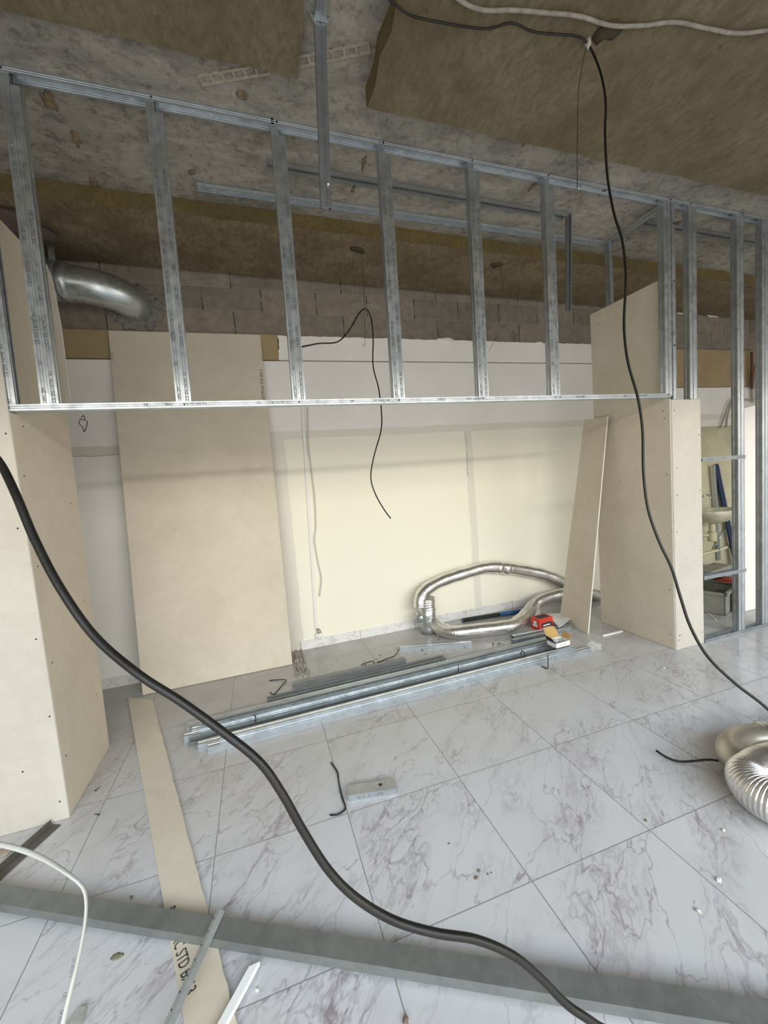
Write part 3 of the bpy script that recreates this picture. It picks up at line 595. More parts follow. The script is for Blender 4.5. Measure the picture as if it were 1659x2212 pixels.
# ------------------------------------------------------------------ flexible foil duct loop
def ribs(base, pitch=.018, amp=.0007): return lambda s: base+.003+amp*math.sin(2*math.pi*s/pitch)+.0018*math.sin(s*31)+.0012*math.sin(s*12.7)
r = empty('flexible_duct_loop', (2.55, 1.3, 0), 'big loop of silver foil flexible duct standing against the white wall', 'duct')
def P(px, py, y): return onY(px, py, y)
upper = [P(908, 1312, 1.32), P(908, 1298, 1.33), P(912, 1283, 1.35), P(928, 1268, 1.38), P(960, 1252, 1.41), P(1010, 1236, 1.42), P(1050, 1226, 1.425), P(1085, 1226, 1.425), P(1130, 1232, 1.42), P(1180, 1243, 1.41), P(1225, 1262, 1.40), P(1262, 1284, 1.36), P(1300, 1305, 1.30)]
mb = MB(); tube(mb, smooth_path(upper, .004), ribs(.062), 24); mb.build('upper_hose', M_foil, r)
z = .068
lower = [onZ(918, 1333, .16), onZ(935, 1345, .11), onZ(955, 1360, z), onZ(985, 1366, z), onZ(1035, 1361, z), onZ(1080, 1356, z), onZ(1110, 1350, z), onZ(1132, 1333, .08), P(1150, 1312, 1.17), P(1168, 1297, 1.2), P(1195, 1287, 1.22), P(1232, 1281, 1.24), P(1275, 1282, 1.24), P(1300, 1290, 1.24)]
mb = MB(); tube(mb, smooth_path(lower, .004), ribs(.062), 24); mb.build('lower_hose', M_foil, r)
tb = onZ(910, 1352, .0); tb = Vector((tb.x, 1.31, 0)); tt = Vector((tb.x+.005, 1.32, P(908, 1300, 1.32).z))
mb = MB(); tube(mb, [tb+Vector((0, 0, .002)), tb+Vector((0, 0, .05)), tb+Vector((0, 0, .18)), tt+Vector((0, 0, -.05))], .080, 28); tube(mb, [tb+Vector((0, 0, .16)), tb+Vector((-.12, .03, .17))], .055, 20); mb.build('tee_piece', M_duct, r)
mb = MB(); tube(mb, smooth_path([tt+Vector((0, 0, -.10)), tt+Vector((0, 0, .03))], .006), lambda s: .084+.003*math.sin(s*260)+.002*math.sin(s*90), 28); mb.build('foil_tape', M_foil, r)
mb = MB(); c = P(1088, 1227, 1.425); tube(mb, smooth_path([P(1072, 1225, 1.425), c, P(1104, 1229, 1.425)], .005), lambda s: .066+.006*math.sin(s*60), 24); mb.build('taped_joint', M_foil, r)
# flexible duct at the right edge
r = empty('flexible_duct', onZ(1640, 1690), 'shiny ribbed silver duct coiled on the floor at the right edge', 'duct')
K = onZ(1694, 1706, .10); K = Vector((K.x, K.y, .105)); ux = Vector((rt.x, rt.y, 0)).normalized(); uy = Vector((-ux.y, ux.x, 0))
def ring(a, rr, z): return K+ux*math.cos(math.radians(a))*rr+uy*math.sin(math.radians(a))*rr+Vector((0, 0, z))
pp = [ring(35, .30, .0), ring(65, .15, .0), ring(105, .105, .0), ring(140, .113, -.005), ring(180, .113, -.01), ring(220, .115, -.01), ring(255, .12, -.01), ring(290, .17, -.01), ring(310, .28, -.01), ring(320, .45, -.01)]
mb = MB(); tube(mb, smooth_path(pp, .0022), lambda s: .088+.0028*math.sin(2*math.pi*s/.0125), 36); mb.build('ribbed_hose', M_foil, r)
mb = MB(); s0 = ring(160, .17, 0); q = [K+ux*1.05+uy*.34+Vector((0, 0, -.02)), K+ux*.60+uy*.34+Vector((0, 0, -.02)), K+ux*.22+uy*.34+Vector((0, 0, -.02)), K+ux*.08+uy*.315+Vector((0, 0, -.02)), K-ux*.01+uy*.235+Vector((0, 0, -.02)), K+ux*.0+uy*.12+Vector((0, 0, -.02))]
tube(mb, smooth_path(q, .01), .079, 30); mb.build('smooth_elbow', simple('brushed_jacket', (.52, .48, .41), .36, .8, .1, 6), r)
mb = MB(); c0 = K+ux*.24+uy*.34+Vector((0, 0, -.02)); tube(mb, [c0-ux*.02, c0+ux*.035], .083, 30); mb.build('sealing_band', M_foil, r)
cable('black_wire', [onZ(1417, 1621, .03), onZ(1440, 1636, .012), onZ(1466, 1645, .008), onZ(1500, 1644, .012), onZ(1535, 1641, .035), onZ(1575, 1648, .05)], .0055, M_rubber, 'short black wire poking out from under the ribbed duct')
# ------------------------------------------------------------------ pile of steel profiles on the floor
def lying(xa, xb, ya, yb_, z, label, w=.048, f=.036, way='up', mat=None, marks=False, lip=.006, name='steel_profile', group='steel profiles piled on the floor', roll=0):
    v = {'up': (0, 0, 1), 'down': (0, 0, -1), 'front': (0, -1, 0), 'back': (0, 1, 0)}[way]
    if way == 'up': z0 = z+.0008
    elif way == 'down': z0 = z+f+.0008
    else: z0 = z+w/2+.0008
    p0, p1 = Vector((xa, ya, z0)), Vector((xb, yb_, z0)); mb = MB(); extrude_profile(mb, cee(w, f, lip), frame(p0, p1, v), (p1-p0).length)
    r = empty(name, (xa, ya, z), label, 'steel profile', group); o = mb.build('channel', mat or M_steel, r)
    if marks:
        d = (p1-p0).normalized(); k = int((xb-xa)/.42)
        for i in range(k):
            t = ('CE EN 14195', 'A1', '-4PI- 2M')[i % 3]
            if way == 'front': q = p0+d*(.15+i*.42)+Vector((0, -.001, w/2+.0012)); text('printed_marking', t, .018, mat3(q+Vector((0, -.026, 0)), d, (0, 1, 0)), M_ink_grey, o)
            if way == 'down': q = p0+d*(.15+i*.42)+Vector((0, -w/2-.0012, -.026)); text('printed_marking', t, .018, mat3(q, d, (0, 0, 1)), M_ink_grey, o)
    return r
lying(.49, 3.50, .212, .262, 0, 'front steel profile of the floor pile, with a bright white side', way='down', f=.034)
lying(.43, 3.40, .262, .312, 0, 'second steel profile from the front of the floor pile', way='down', f=.036)
lying(.56, 3.36, .240, .290, .038, 'rounded steel profile lying on top of the two front ones', way='down', f=.018, w=.047)
lying(.36, 3.30, .332, .378, 0, 'dark steel channel lying open upwards inside the pile', way='up', f=.026, w=.056, mat=M_steel_dull)
lying(.33, 3.25, .396, .446, 0, 'steel profile in the middle of the floor pile, just behind the dark open channel', way='down', marks=True)
lying(.37, 3.20, .448, .498, 0, 'printed steel profile behind the middle of the pile', way='down', marks=True, f=.040)
lying(.33, 3.43, .514, .562, 0, 'rearmost full length steel profile of the pile, broad and greenish', way='down', w=.07, f=.040, marks=True)
lying(.42, 3.28, .424, .470, .042, 'steel channel open upwards on top of the rear half of the pile', way='up', w=.048, f=.026)
lying(.86, 2.35, .652, .690, 0, 'blue grey steel profile behind the pile, its left end near the bent black wire', w=.048, f=.025, way='up', mat=M_steel_dull)
lying(1.06, 2.02, .775, .790, 0, 'shorter blue grey steel profile, furthest behind the pile', w=.05, f=.034, way='down', mat=M_steel_dull)
lying(2.06, 2.69, 1.03, .82, 0, 'short printed steel profile lying alone in front of the duct loop', w=.048, f=.034, way='down', marks=True, group='loose steel offcuts')
lying(3.02, 3.66, .68, .67, 0, 'short steel offcut lying just before the red box', w=.048, f=.034, way='front', group='loose steel offcuts')
lying(3.10, 3.74, .775, .742, .0, 'short steel offcut slanting under the white paper', w=.048, f=.03, way='down', group='loose steel offcuts')
lying(4.00, 4.09, .98, 1.0, 0, 'tiny steel offcut behind the foot of the leaning strip', w=.048, f=.034, way='front', group='loose steel offcuts')
MB_ = MB().box((3.83, .43, .0), (4.06, .45, .012)); tag(recenter(MB_.build('white_batten', M_white_board, bevel=.001)), 'thin white batten on the floor by the right column foot', 'batten')
# bent black tie wires
BW = simple('black_steel', (.02, .022, .028), .45, .4, .2)
def tie(pts, label, r=.004): return cable('tie_wire', pts, r, BW, label, 'wire', step=.015, seg=6)
tie([onZ(582, 1470, .004), onZ(612, 1468, .01), onZ(618, 1471, .012), onZ(608, 1482, .008), onZ(592, 1500, .004), onZ(583, 1495, .02)], 'bent black wire near the foot of the leaning sheet')
tie([onZ(862, 1402, .02), onZ(853, 1416, .006), onZ(835, 1423, .004), onZ(815, 1432, .004), onZ(811, 1436, .004), onZ(804, 1428, .004), onZ(780, 1436, .004)], 'zigzag black wire joining the short printed profile', .0035)
tie([onZ(548, 1545, .08), onZ(552, 1548, .06), onZ(552, 1560, .03)], 'small black clip on the left part of the pile', .0035)
tie([onZ(990, 1438, .085), onZ(990, 1447, .05), onZ(990, 1452, .03)], 'small black clip on the middle of the pile', .0035)
tie([onZ(1125, 1415, .06), onZ(1127, 1406, .10), onZ(1132, 1409, .10), onZ(1133, 1420, .05)], 'hooked black clip left of the open screw box', .0035)
tie([onZ(1183, 1415, .08), onZ(1184, 1440, .012), onZ(1180, 1444, .005), onZ(1170, 1438, .004)], 'black wire bent over the front edge of the pile under the screw box')
tie([onZ(715, 1647, .004), onZ(729, 1668, .008), onZ(732, 1690, .006), onZ(738, 1720, .006), onZ(746, 1742, .006), onZ(743, 1751, .005), onZ(728, 1760, .004), onZ(713, 1760, .004)], 'bent black wire on the tiles left of the small drilled profile', .0042)
# small drilled profile
a, b = onZ(752, 1731, .0), onZ(858, 1714, .0); r = empty('steel_offcut', a, 'small drilled steel profile lying alone on the marble tiles', 'steel profile')
d = (b-a).normalized(); side = Vector((-d.y, d.x, 0)); p0 = a+side*.035+Vector((0, 0, .0295)); mb = MB(); L = (b-a).length
extrude_profile(mb, cee(.070, .028, 0, False), frame(p0, p0+d*L, (0, 0, -1)), L); ch = mb.build('channel', M_steel, r)
hc = p0+d*L*.68+side*.004+Vector((0, 0, .0012)); mb = MB(); tube(mb, [hc, hc+Vector((0, 0, -.002))], .0105, 20); mb.build('drilled_hole', M_ink, ch)
text('printed_marking', '42 1-  1-  1-IMV', .021, mat3(a+d*.045+Vector((0, 0, .006))-side*.0012, d, (0, 0, 1)), M_ink_grey, ch)
# ------------------------------------------------------------------ foreground profiles
a, b = Vector((-.199, -.542, 0)), Vector((1.827, -1.653, 0)); d = (b-a).normalized(); side = Vector((-d.y, d.x, 0))
p0 = a-d*.9+side*.035+Vector((0, 0, .047)); L = (b-a).length+2.0
r = empty('steel_track', p0, 'long dull grey steel track lying across the foreground floor', 'steel profile')
mb = MB(); extrude_profile(mb, cee(.070, .034, 0, False), frame(p0, p0+d*L, (0, 0, -1)), L, .0016); mb.build('channel', M_steel_dull, r)
# perforated corner bead
a, b = onZ(476, 1962, .075), onZ(352, 2225, .075); a.z = .066; b.z = .065; a = onZ(476, 1964, .06)
d = (b-a).normalized(); L = (b-a).length+.25; r = empty('corner_bead', a, 'perforated galvanised corner bead lying over the dull steel track', 'corner bead')
side = Vector((0, 0, 1)).cross(d).normalized(); mb = MB(); P0 = a
w = .013
vs = []; n = 24
for i in range(n+1):
    q = P0+d*L*i/n; vs += [q-side*w*1.2+Vector((0, 0, -.008)), q-side*w*.15, q+side*w*.15, q+side*w*1.2+Vector((0, 0, -.010))]
fs = [(4*i+k, 4*i+k+1, 4*i+k+5, 4*i+k+4) for i in range(n) for k in range(3)]; mb.add(vs, fs)
o = mb.build('bead', galvanised('bright_bead_steel', (.52, .56, .57), .42, .6), r); sol = o.modifiers.new('s', 'SOLIDIFY'); sol.thickness = .0012
i = 0
for k in range(11):
    q = P0+d*(.03+k*.043)+side*w*(.72 if side.dot(rt) < 0 else -.72)+Vector((0, 0, -.0035)); mb = MB(); tube(mb, [q, q+Vector((0, 0, .0016))], .0028, 8, squash=1.0); mb.build('hole', M_ink, o)
a, b = onZ(549, 2084, .027), onZ(474, 2222, .027); d = (b-a).normalized(); side = Vector((-d.y, d.x, 0)); m = mat3(a, d, side)
mb = MB(); q = .013; vs = [m @ Vector(v) for v in ((-.012, q, -.013), (.010, -q, -.013), (.3, -q, -.013), (.3, q, -.013), (-.012, q, .003), (.010, -q, .003), (.3, -q, .003), (.3, q, .003))]
mb.add(vs, [(3, 2, 1, 0), (4, 5, 6, 7), (0, 1, 5, 4), (1, 2, 6, 5), (2, 3, 7, 6), (3, 0, 4, 7)]); tag(recenter(mb.build('white_batten', simple('white_pvc', (.86, .87, .88), .5, 0, .03), bevel=.0008)), 'bright white batten with a slanted tip in the bottom foreground', 'batten')
# dark angle at lower left
a, b = onZ(122, 1781, .003), onZ(-60, 1945, .003); d = (b-a).normalized(); side = Vector((-d.y, d.x, 0))
mb = MB(); extrude_profile(mb, [(-.030, .024), (-.026, 0), (.0, 0), (.026, 0)], frame(a, b, (0, 0, 1)), (b-a).length, .002)
tag(recenter(mb.build('metal_angle', simple('brown_stained_steel', (.13, .115, .10), .6, .4, .25, 12))), 'brown stained metal angle on the floor at the foot of the left column', 'metal angle')
mb = MB(); q = onZ(12, 1838, .004); lump(mb, q, (.03, .035, .006), 2, .25, seed=12); tag(recenter(mb.build('broken_plaster', simple('brown_plaster', (.36, .30, .24), .9))), 'brown plaster scrap lying by the metal angle', 'debris')
mb = MB(); q = onZ(165, 2203, .0); mb.add([q+Vector(v) for v in ((-.05, -.06, 0), (.02, -.05, 0), (.022, .02, 0), (.0, .03, 0), (-.05, -.06, .012), (.02, -.05, .02), (.022, .02, .016), (.0, .03, .010))],
    [(3, 2, 1, 0), (4, 5, 6, 7), (0, 1, 5, 4), (1, 2, 6, 5), (2, 3, 7, 6), (3, 0, 4, 7)]); tag(recenter(mb.build('plaster_shard', simple('grey_plaster', (.45, .45, .43), .9, 0, .25, 40, .6), bevel=.003)), 'grey broken plaster shard at the bottom left edge', 'debris')
# screws, crumbs
def screw(px, py, ang, label):
    p = onZ(px, py, .004); mb = MB(); d = Vector((math.cos(ang), math.sin(ang), 0)); tube(mb, [p, p+d*.006, p+d*.034], lambda s: .0042 if s < .003 else (.002 if s < .03 else .0008), 8)
    tag(recenter(mb.build('screw', BW)), label, 'screw')
screw(206, 1708, 1.1, 'black screw lying nearest the foot of the left column board'); screw(214, 1760, 2.6, 'black screw on the tiles left of the long floor strip')
for i, (px, py, rr, col, lb) in enumerate(((970, 1822, .0045, 0, 'single brown crumb on the tile right of the black foreground cable'), (1035, 1881, .007, 0, 'larger brown crumb in the cluster on the middle tiles'), (1029, 1896, .007, 0, 'brown crumb just below the larger crumb of the cluster'), (1054, 1888, .004, 0, 'small crumb at the left of the tiny group right of the cluster'),
    (1061, 1885, .003, 0, 'tiniest crumb at the right of the cluster'), (1553, 1900, .009, 1, 'white crumb on the tile near the lower right, upper one'), (1509, 1967, .008, 1, 'white crumb on the tile near the lower right, lower one'), (1563, 1793, .006, 1, 'small white crumb below the ribbed duct'), (1395, 1772, .006, 0, 'grey crumb near the tile corner left of the ribbed duct'), (555, 2138, .006, 1, 'white crumb beside the tip of the white batten'),
    (876, 2204, .011, 0, 'dark brown lump on the floor at the bottom edge'), (1434, 1442, .008, 1, 'white crumb on the tiles before the narrow ivory board'), (284, 1938, .007, 0, 'grey pebble left of the long floor strip'))):
    mb = MB(); lump(mb, onZ(px, py, rr*.5), rr, 1, .3, .6, seed=i+40); tag(recenter(mb.build('crumb', M_gypsum if col else simple('brown_crumb%d' % i, (.20, .15, .11), .9))), lb, 'debris')
mb = MB(); lump(mb, onZ(253, 2066, .001), (.022, .012, .0015), 2, .25, seed=70); tag(recenter(mb.build('mud_spot', simple('olive_mud', (.22, .20, .14), .9))), 'flat olive mud spot on the tile below the dull steel track', 'debris')
for (px, py, w_, n_, lb) in ((820, 1432, .22, 30, 'olive rubble crumbs scattered behind the pile of profiles'), (1075, 1392, .07, 14, 'olive rubble crumbs beside the steel offcuts'), (950, 1397, .35, 26, 'fine grey rubble around the short printed profile')):
    mb = MB(); c = onZ(px, py); rn = random.Random(px)
    for i in range(n_): lump(mb, c+Vector((rn.gauss(0, .5)*w_, rn.gauss(0, .3)*w_, .002)), rn.uniform(.003, .010)*(1.6 if i % 5 == 0 else 1), 1, .3, .4, seed=i)
    tag(recenter(mb.build('rubble', simple('olive_rubble%d' % px, (.20, .18, .12), .95))), lb, 'rubble', kind='stuff')
# mortar ridge where a partition stood
mb = MB(); rn = random.Random(3); a, b = Vector((1.135, 1.485, 0)), Vector((1.175, .93, 0))
for i in range(60):
    t = rn.random(); q = a.lerp(b, t); lump(mb, q+Vector((rn.uniform(-.032, .032), 0, .004)), (rn.uniform(.010, .022), rn.uniform(.012, .03), rn.uniform(.008, .022)), 1, .3, seed=i)
for s in (-1, 1): mb.box((1.155+s*.045-.006, .94, 0), (1.155+s*.045+.006, 1.49, .014))
tag(recenter(mb.build('mortar_ridge', simple('grey_mortar_ridge', (.34, .32, .28), .95, 0, .35, 40, .8))), 'rough mortar ridge on the floor between two metal edges at the leaning sheet foot', 'mortar')
# ------------------------------------------------------------------ boxes, level, paper
def card(name, c, dx, dy, h, rz, faces_mat, label, open_top=False):
    r = empty(name, c, label, 'box'); m = Matrix.Translation(c) @ Matrix.Rotation(rz, 4, 'Z'); mb = MB(); t = .002
    if open_top:
        mb.box((-dx/2, -dy/2, 0), (dx/2, dy/2, t), 0, m)
        for x0, y0, x1, y1 in ((-dx/2, -dy/2, dx/2, -dy/2+t), (-dx/2, dy/2-t, dx/2, dy/2), (-dx/2, -dy/2, -dx/2+t, dy/2), (dx/2-t, -dy/2, dx/2, dy/2)): mb.box((x0, y0, 0), (x1, y1, h), 0, m)
    else: mb.box((-dx/2, -dy/2, 0), (dx/2, dy/2, h), 0, m)
    return r, mb.build('carton', faces_mat, r), m
M_red = simple('red_carton', (.62, .045, .025), .5, 0, .06); M_kraft = simple('kraft_card', (.50, .32, .12), .8, 0, .1); M_wcard = simple('white_card', (.78, .78, .76), .6, 0, .04)
c = onZ(1172, 1356, 0); r, o, m = card('red_box', c+Vector((0, .005, .0)), .175, .11, .112, .10, M_red, 'red cardboard box with black and white print beside the duct loop')
mb = MB().box((-.06, -.0562, .028), (.07, -.0552, .070), 0, m); l1 = mb.build('black_label', M_ink, r)
mb = MB().box((-.04, -.0568, .038), (.05, -.0563, .050), 0, m); mb.box((-.08, -.0562, .006), (.08, -.0552, .022), 0, m); mb.build('white_label', M_wcard, r)
mb = MB().box((-.06, -.036, .1122), (.07, .04, .1132), 0, m); mb.build('black_top_label', M_ink, r)
mb = MB(); mb.box((-.0887, -.03, .03), (-.0877, .03, .055), 0, m); mb.box((-.0887, -.02, .06), (-.0877, .02, .085), 0, m); mb.build('white_side_mark', M_wcard, r)
c = onZ(1209, 1414, .03); c.z = 0; c = Vector((3.265, .35, .071)); r, o, m = card('screw_box', c, .150, .105, .040, .05, M_wcard, 'small open white screw box with brown flaps on top of the pile', True)
fl = MB(); fl.add([m @ Vector(v) for v in ((-.075, .0525, .04), (.065, .0525, .04), (.035, .085, .125), (-.085, .080, .135))], [(0, 1, 2, 3)]); f1 = fl.build('flap', M_kraft, r)
f2 = MB().add([m @ Vector(v) for v in ((.075, -.05, .04), (.075, .05, .04), (.105, .045, .085), (.10, -.035, .080))], [(0, 1, 2, 3)]).build('flap', M_kraft, r)
f3 = MB().add([m @ Vector(v) for v in ((-.075, -.05, .04), (-.075, .05, .04), (-.115, .035, .10), (-.112, -.045, .092))], [(0, 1, 2, 3)]).build('flap', M_ink, r); tag(f3, 'black printed flap')
for ff in (f1, f2, f3): s = ff.modifiers.new('s', 'SOLIDIFY'); s.thickness = .0018
mb = MB(); rn = random.Random(2)
for i in range(40):
    q = m @ Vector((rn.uniform(-.06, .06), rn.uniform(-.04, .04), rn.uniform(.01, .03))); d = Vector((rn.uniform(-1, 1), rn.uniform(-1, 1), rn.uniform(-.3, .6))).normalized(); tube(mb, [q, q+d*.02], .002, 5)
s_ = mb.build('loose_screws', M_steel_dull, r); s_['kind'] = 'stuff'
text('printed_marking', '3.5 x 35', .016, mat3(m @ Vector((-.03, -.0532, .012)), m.to_3x3() @ Vector((1, 0, 0)), (0, 0, 1)), M_ink_grey, r)
# crumpled sheets
def sheet(corners, n, amp, mat, name, label, cat, seed=1, th=.0008):
    rn = random.Random(seed); A, B, C2, D2 = [Vector(c) for c in corners]; vs = []; ph = [rn.uniform(0, 6) for _ in range(6)]
    for i in range(n+1):
        for j in range(n+1):
            u, v = i/n, j/n; p = A.lerp(B, u).lerp(D2.lerp(C2, u), v)
            h = amp*(math.sin(5*u+3*v+ph[0])+math.sin(9*v-4*u+ph[1])*.6+math.sin(14*u+ph[2])*.3+1.9); vs.append(p+Vector((0, 0, max(.001, h))))
    fs = [(i*(n+1)+j, (i+1)*(n+1)+j, (i+1)*(n+1)+j+1, i*(n+1)+j+1) for i in range(n) for j in range(n)]
    o = MB().add(vs, fs, 0, True).build(name, mat); s = o.modifiers.new('s', 'SOLIDIFY'); s.thickness = th; return tag(recenter(o), label, cat)
sheet([onZ(1180, 1328, .05), onZ(1225, 1325, .05), onZ(1236, 1338, .045), onZ(1208, 1358, .045)], 14, .006, simple('white_paper', (.66, .65, .62), .6, 0, .06), 'paper_sheet', 'crumpled white paper lying between the red box and the leaning strip', 'paper')
q = [onZ(1152, 1341, .14), onZ(1166, 1341, .14)]; mb = MB()
vs = [P(1153, 1342, 1.0), P(1168, 1340, 1.02), P(1166, 1305, 1.12), P(1162, 1305, 1.12)]; o = MB().add(vs, [(0, 1, 2, 3)]).build('plastic_wrap', M_clear); s = o.modifiers.new('s', 'SOLIDIFY'); s.thickness = .003; tag(recenter(o), 'translucent plastic wrap hanging from the duct above the red box', 'plastic')
mb = MB(); lump(mb, onZ(1282, 1397, .035), (.055, .05, .035), 3, .28, seed=77); tag(recenter(mb.build('plastic_bag', M_clear)), 'small crumpled clear plastic bag at the right end of the pile', 'plastic bag')
# blue black pole behind the duct
a, b = onZ(1000, 1340, .022), onZ(1150, 1316, .022); r = empty('pole', a, 'black and blue pole lying on the floor inside the duct loop', 'pole'); c = a.lerp(b, .52)
mb = MB(); tube(mb, [a, c], .021, 16); mb.build('black_grip', simple('black_foam', (.02, .02, .022), .8), r); mb = MB(); tube(mb, [c, b], .021, 16); mb.build('blue_tube', simple('blue_paint', (.02, .11, .30), .35), r)
mb = MB(); tube(mb, [a-(b-a).normalized()*.008, a], .024, 16); mb.build('end_cap', simple('blue_cap', (.03, .08, .20), .4), r)
# ------------------------------------------------------------------ washroom behind the right studs
r = empty('washbasin', (6.6, 1.3, .7), 'stained white washbasin on the wall seen behind the right studs', 'washbasin')
M_cer = simple('stained_ceramic', (.58, .55, .42), .35, 0, .2, 10)
bc = onY(1547, 1100, 1.26); mb = MB(); n = 28; vs = []; prof = [(1.0, 0.0), (1.03, -.02), (.98, -.05), (.80, -.10), (.5, -.155), (.2, -.18)]
for k, (s, dz) in enumerate(prof):
    for i in range(n): a = 2*math.pi*i/n; vs.append(bc+Vector((math.cos(a)*.30*s, math.sin(a)*.21*s, dz)))
fs = [(k*n+i, (k+1)*n+i, (k+1)*n+(i+1) % n, k*n+(i+1) % n) for k in range(len(prof)-1) for i in range(n)]; b0 = (len(prof)-1)*n; fs.append(tuple(b0+i for i in range(n))[::-1])
b1 = len(vs); 
for s, dz in ((.88, -.004), (.6, -.10)):
    for i in range(n): a = 2*math.pi*i/n; vs.append(bc+Vector((math.cos(a)*.30*s, math.sin(a)*.21*s, dz)))
fs += [(i, (i+1) % n, b1+(i+1) % n, b1+i) for i in range(n)]+[(b1+i, b1+(i+1) % n, b1+n+(i+1) % n, b1+n+i) for i in range(n)]+[tuple(b1+n+i for i in range(n))]
mb.add(vs, fs, 0, True); mb.build('bowl', M_cer, r)
tc_ = onY(1538, 1130, 1.30); mb = MB(); tube(mb, smooth_path([Vector((tc_.x, 1.30, bc.z-.17)), Vector((tc_.x, 1.30, bc.z-.30))], .02), .035, 14); tube(mb, smooth_path([Vector((tc_.x, 1.30, bc.z-.30)), Vector((tc_.x, 1.30, bc.z-.42))], .02), .05, 14)
tube(mb, smooth_path([Vector((tc_.x, 1.30, bc.z-.34)), Vector((tc_.x-.15, 1.36, bc.z-.33)), Vector((tc_.x-.3, 1.49, bc.z-.33))], .02), .018, 12); mb.build('trap', simple('yellowed_plastic', (.52, .49, .32), .5), r)
q = onY(1514, 1076, 1.4); mb = MB(); tube(mb, smooth_path([q+Vector((-.1, 0, -.14)), q+Vector((-.02, -.02, -.02)), onY(1522, 1069, 1.38), onY(1532, 1070, 1.34), onY(1535, 1078, 1.32)], .02), .010, 10); mb.build('tap', M_duct, r)
# ladder
r = empty('stepladder', onY(1585, 1230, 1.1), 'blue metal stepladder leaning on the washroom wall behind the washbasin', 'ladder')
a, b = onY(1546, 1003, 1.475), onY(1592, 1228, 1.40); m = frame(b, a, (0, -1, 0)); mb = MB().box((-.035, -.012, 0), (.035, .012, (a-b).length), 0, m); o = mb.build('front_rail', simple('blue_enamel', (.008, .025, .075), .5), r)
mb = MB().box((-.052, -.010, 0), (-.036, .010, (a-b).length*.97), 0, m); mb.build('rail_edge', M_duct, r)
a2, b2_ = onY(1541, 1005, 1.44), onY(1553, 1210, 1.47); m = frame(b2_, a2, (0, -1, 0)); mb = MB().box((-.022, -.012, 0), (.022, .012, (a2-b2_).length), 0, m); mb.build('rear_rail', M_steel, r)
mb = MB(); tube(mb, [onY(1570, 1135, 1.46), onY(1541, 1186, 1.48)], .009, 8); mb.build('stay', M_duct, r)
# old pipe low on the washroom wall
cable('waste_pipe', [onY(1500, 1202, 1.475), onY(1545, 1190, 1.475), onY(1600, 1172, 1.475)], .022, simple('cream_pipe', (.60, .57, .38), .5), 'cream waste pipe running low along the washroom wall', 'pipe')
# white leaning panel behind the studs
a = onY(1592, 1326, .26); b = onY(1641, 1327, .26); t_ = onY(1641, 871, .26)
o = board('tall_white_board', [(a.x, .26, .003), (b.x+.10, .26, .003), Vector((b.x+.14, .30, onY(1641, 871, .30).z)), onY(1592, 885, .30)], (0, 1, 0), 'tall white panel standing behind the last two studs on the right', th=.035, mats=[M_white_board, M_white_board], bevel=.002, cat='board')
# grey hoses on the washroom wall
cable('grey_hose', [onY(1556, 925, 1.47), onY(1568, 890, 1.46), onY(1578, 868, 1.45), onY(1590, 862, 1.45), onY(1640, 866, 1.46), onY(1670, 868, 1.46)], .010, simple('grey_conduit', (.36, .34, .29), .6), 'grey conduit hooked over on the washroom wall, longer tail', 'conduit')
cable('grey_hose', [onY(1569, 923, 1.48), onY(1573, 893, 1.47), onY(1580, 872, 1.47), onY(1592, 866, 1.47)], .010, simple('grey_conduit_b', (.38, .36, .31), .6), 'grey conduit hooked over on the washroom wall, shorter tail', 'conduit')
cable('copper_pipe', [onY(1624, 760, 1.44), onY(1624, 840, 1.44)], .016, simple('copper', (.13, .065, .04), .55, .4), 'brown copper pipe on the wall by the right edge', 'pipe')
cable('white_drain_pipe', [onY(1640, 790, 1.42), onY(1636, 830, 1.42), onY(1636, 868, 1.42)], .05, M_white_board, 'white drain pipe stub on the wall by the right edge', 'pipe')
for i, (px, py, rr, lb) in enumerate(((1475, 671, .09, 'white foam blob on the dark block wall, left one behind the right studs'), (1540, 676, .11, 'white foam blob on the dark block wall, middle one behind the right studs'), (1567, 675, .075, 'white foam blob on the dark block wall, right one behind the right studs'))):
    mb = MB(); lump(mb, onY(px, py, 1.5), (rr, .04, rr*.55), 3, .2, seed=i+5); tag(recenter(mb.build('foam_blob', M_gypsum)), lb, 'foam')
for i, (px, py, rr, lb) in enumerate(((837, 708, .03, 'white plaster dab on top of the lining, left of three'), (960, 730, .06, 'white plaster dab on top of the lining, middle of three'), (1165, 741, .03, 'white plaster dab on top of the lining, right of three'))):
    mb = MB(); q = onY(px, py, 1.5); q.z = 2.985; lump(mb, q, (rr*1.5, .012, rr*.5), 2, .25, seed=i+15); tag(recenter(mb.build('plaster_dab', M_gypsum)), lb, 'plaster')
# junk on the washroom floor
rn = random.Random(5)
def slab_junk(px, py, z, dx, dy, dz, rz, mat, name, lb, cat='debris'):
    c = onZ(px, py, 0); c.z = z; m = Matrix.Translation(c) @ Matrix.Rotation(rz, 4, 'Z'); o = MB().box((-dx/2, -dy/2, 0), (dx/2, dy/2, dz), 0, m).build(name, mat, bevel=.006); tag(recenter(o), lb, cat)
G = simple('grey_cardboard', (.30, .28, .24), .9, 0, .2)
slab_junk(1540, 1246, 0, .55, .20, .13, .2, G, 'cardboard_pile', 'flattened grey cardboard at the back of the washroom floor', 'cardboard')
slab_junk(1526, 1276, 0, .26, .2, .16, -.2, simple('dark_sack_cloth', (.10, .08, .07), .9), 'dark_sack', 'dark sack on the washroom floor below the washbasin', 'sack')
mb = MB(); q = onZ(1568, 1280, 0); q.z = .0; tube(mb, [q+Vector((0, 0, .001)), q+Vector((0, 0, .16))], .12, 24); tag(recenter(mb.build('red_bucket', simple('red_plastic', (.30, .02, .02), .5))), 'red bucket seen just below the lower crossbar', 'bucket')
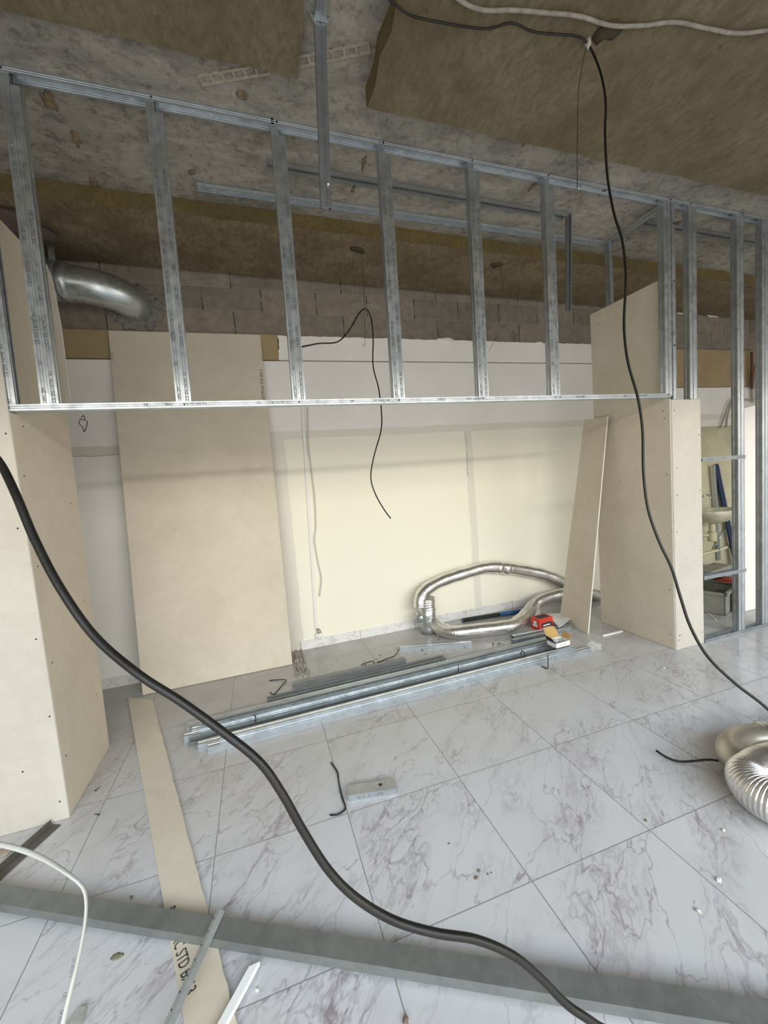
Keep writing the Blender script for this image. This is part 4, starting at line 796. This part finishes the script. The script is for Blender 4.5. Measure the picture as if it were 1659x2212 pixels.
q = onZ(1563, 1318, 0); r = empty('plastic_crate', q, 'dusty grey crate on the washroom floor beside the white panel', 'crate'); m = Matrix.Translation(q+Vector((0, .1, 0))) @ Matrix.Rotation(.35, 4, 'Z'); mb = MB(); GC = simple('dusty_grey_crate', (.28, .28, .24), .8, 0, .2)
for x0, y0, x1, y1, z0, z1 in ((-.22, -.15, .22, .15, 0, .01), (-.22, -.15, .22, -.14, 0, .22), (-.22, .14, .22, .15, 0, .22), (-.22, -.15, -.21, .15, 0, .22), (.21, -.15, .22, .15, 0, .22)): mb.box((x0, y0, z0), (x1, y1, z1), 0, m)
mb.build('body', GC, r); mb = MB()
for x0, y0, x1, y1 in ((-.235, -.165, .235, -.14), (-.235, .14, .235, .165), (-.235, -.165, -.21, .165), (.21, -.165, .235, .165)): mb.box((x0, y0, .20), (x1, y1, .225), 0, m)
mb.build('rim', GC, r)
slab_junk(1535, 1330, 0, .28, .012, .006, .9, M_gypsum, 'white_chip', 'thin white chip on the dusty floor behind the lower crossbar')
# brown scraps of insulation left on the bare concrete
for i, (px, py, sx, sy, lb) in enumerate(((203, 395, .03, .05, 'brown wool scrap on the ceiling just right of the leftmost studs'), (165, 300, .02, .05, 'faint brown wool scrap on the ceiling above the leftmost bay'), (415, 373, .02, .02, 'small ochre wool scrap at the left end of the long inner track'), (522, 205, .03, .025, 'brown wool scrap on the ceiling right of the first brick strip'),
    (786, 352, .016, .05, 'brown wool scrap on the ceiling left of the middle stud'), (764, 408, .016, .04, 'brown wool scrap right of the hanging channel foot'), (1152, 402, .018, .05, 'curved brown wool scrap between the last two middle studs'), (1138, 303, .018, .05, 'brown wool scrap before the ceiling track, left one'), (1226, 312, .022, .035, 'brown wool scrap before the ceiling track, middle one'), (1386, 350, .03, .025, 'brown wool scrap before the ceiling track, right one'),
    (1302, 415, .014, .04, 'brown wool scrap left of the drooping cable'), (1466, 482, .03, .03, 'brown wool scrap on the ceiling between the corner studs'), (822, 215, .02, .03, 'brown wool scrap beside the corner of the tan insulation slab'), (106, 218, .03, .06, 'brown wool scrap nearest the leftmost ceiling track'))):
    q = onC(px, py, .003); mb = MB(); lump(mb, q, (sx*.8, sy*.9, .0018), 3, .45, seed=i+90); tag(recenter(mb.build('wool_scrap', M_wool_brown)), lb, 'insulation scrap', 'wool scraps on the ceiling')
for i, (px, py, off, lb) in enumerate(((775, 540, .104, 'dark torn hole in the brown insulation above the looped cable'), (1072, 572, .104, 'dark torn hole in the brown insulation above the tangled wire'), (1312, 68, .10, 'dark torn patch in the tan insulation by the plaster blob'))):
    q = onC(px, py, off); mb = MB(); lump(mb, q, (.06, .05, .006), 2, .35, seed=i+120); tag(recenter(mb.build('torn_patch', simple('dark_torn_wool%d' % i, (.05, .038, .02), 1.0))), lb, 'insulation scrap')
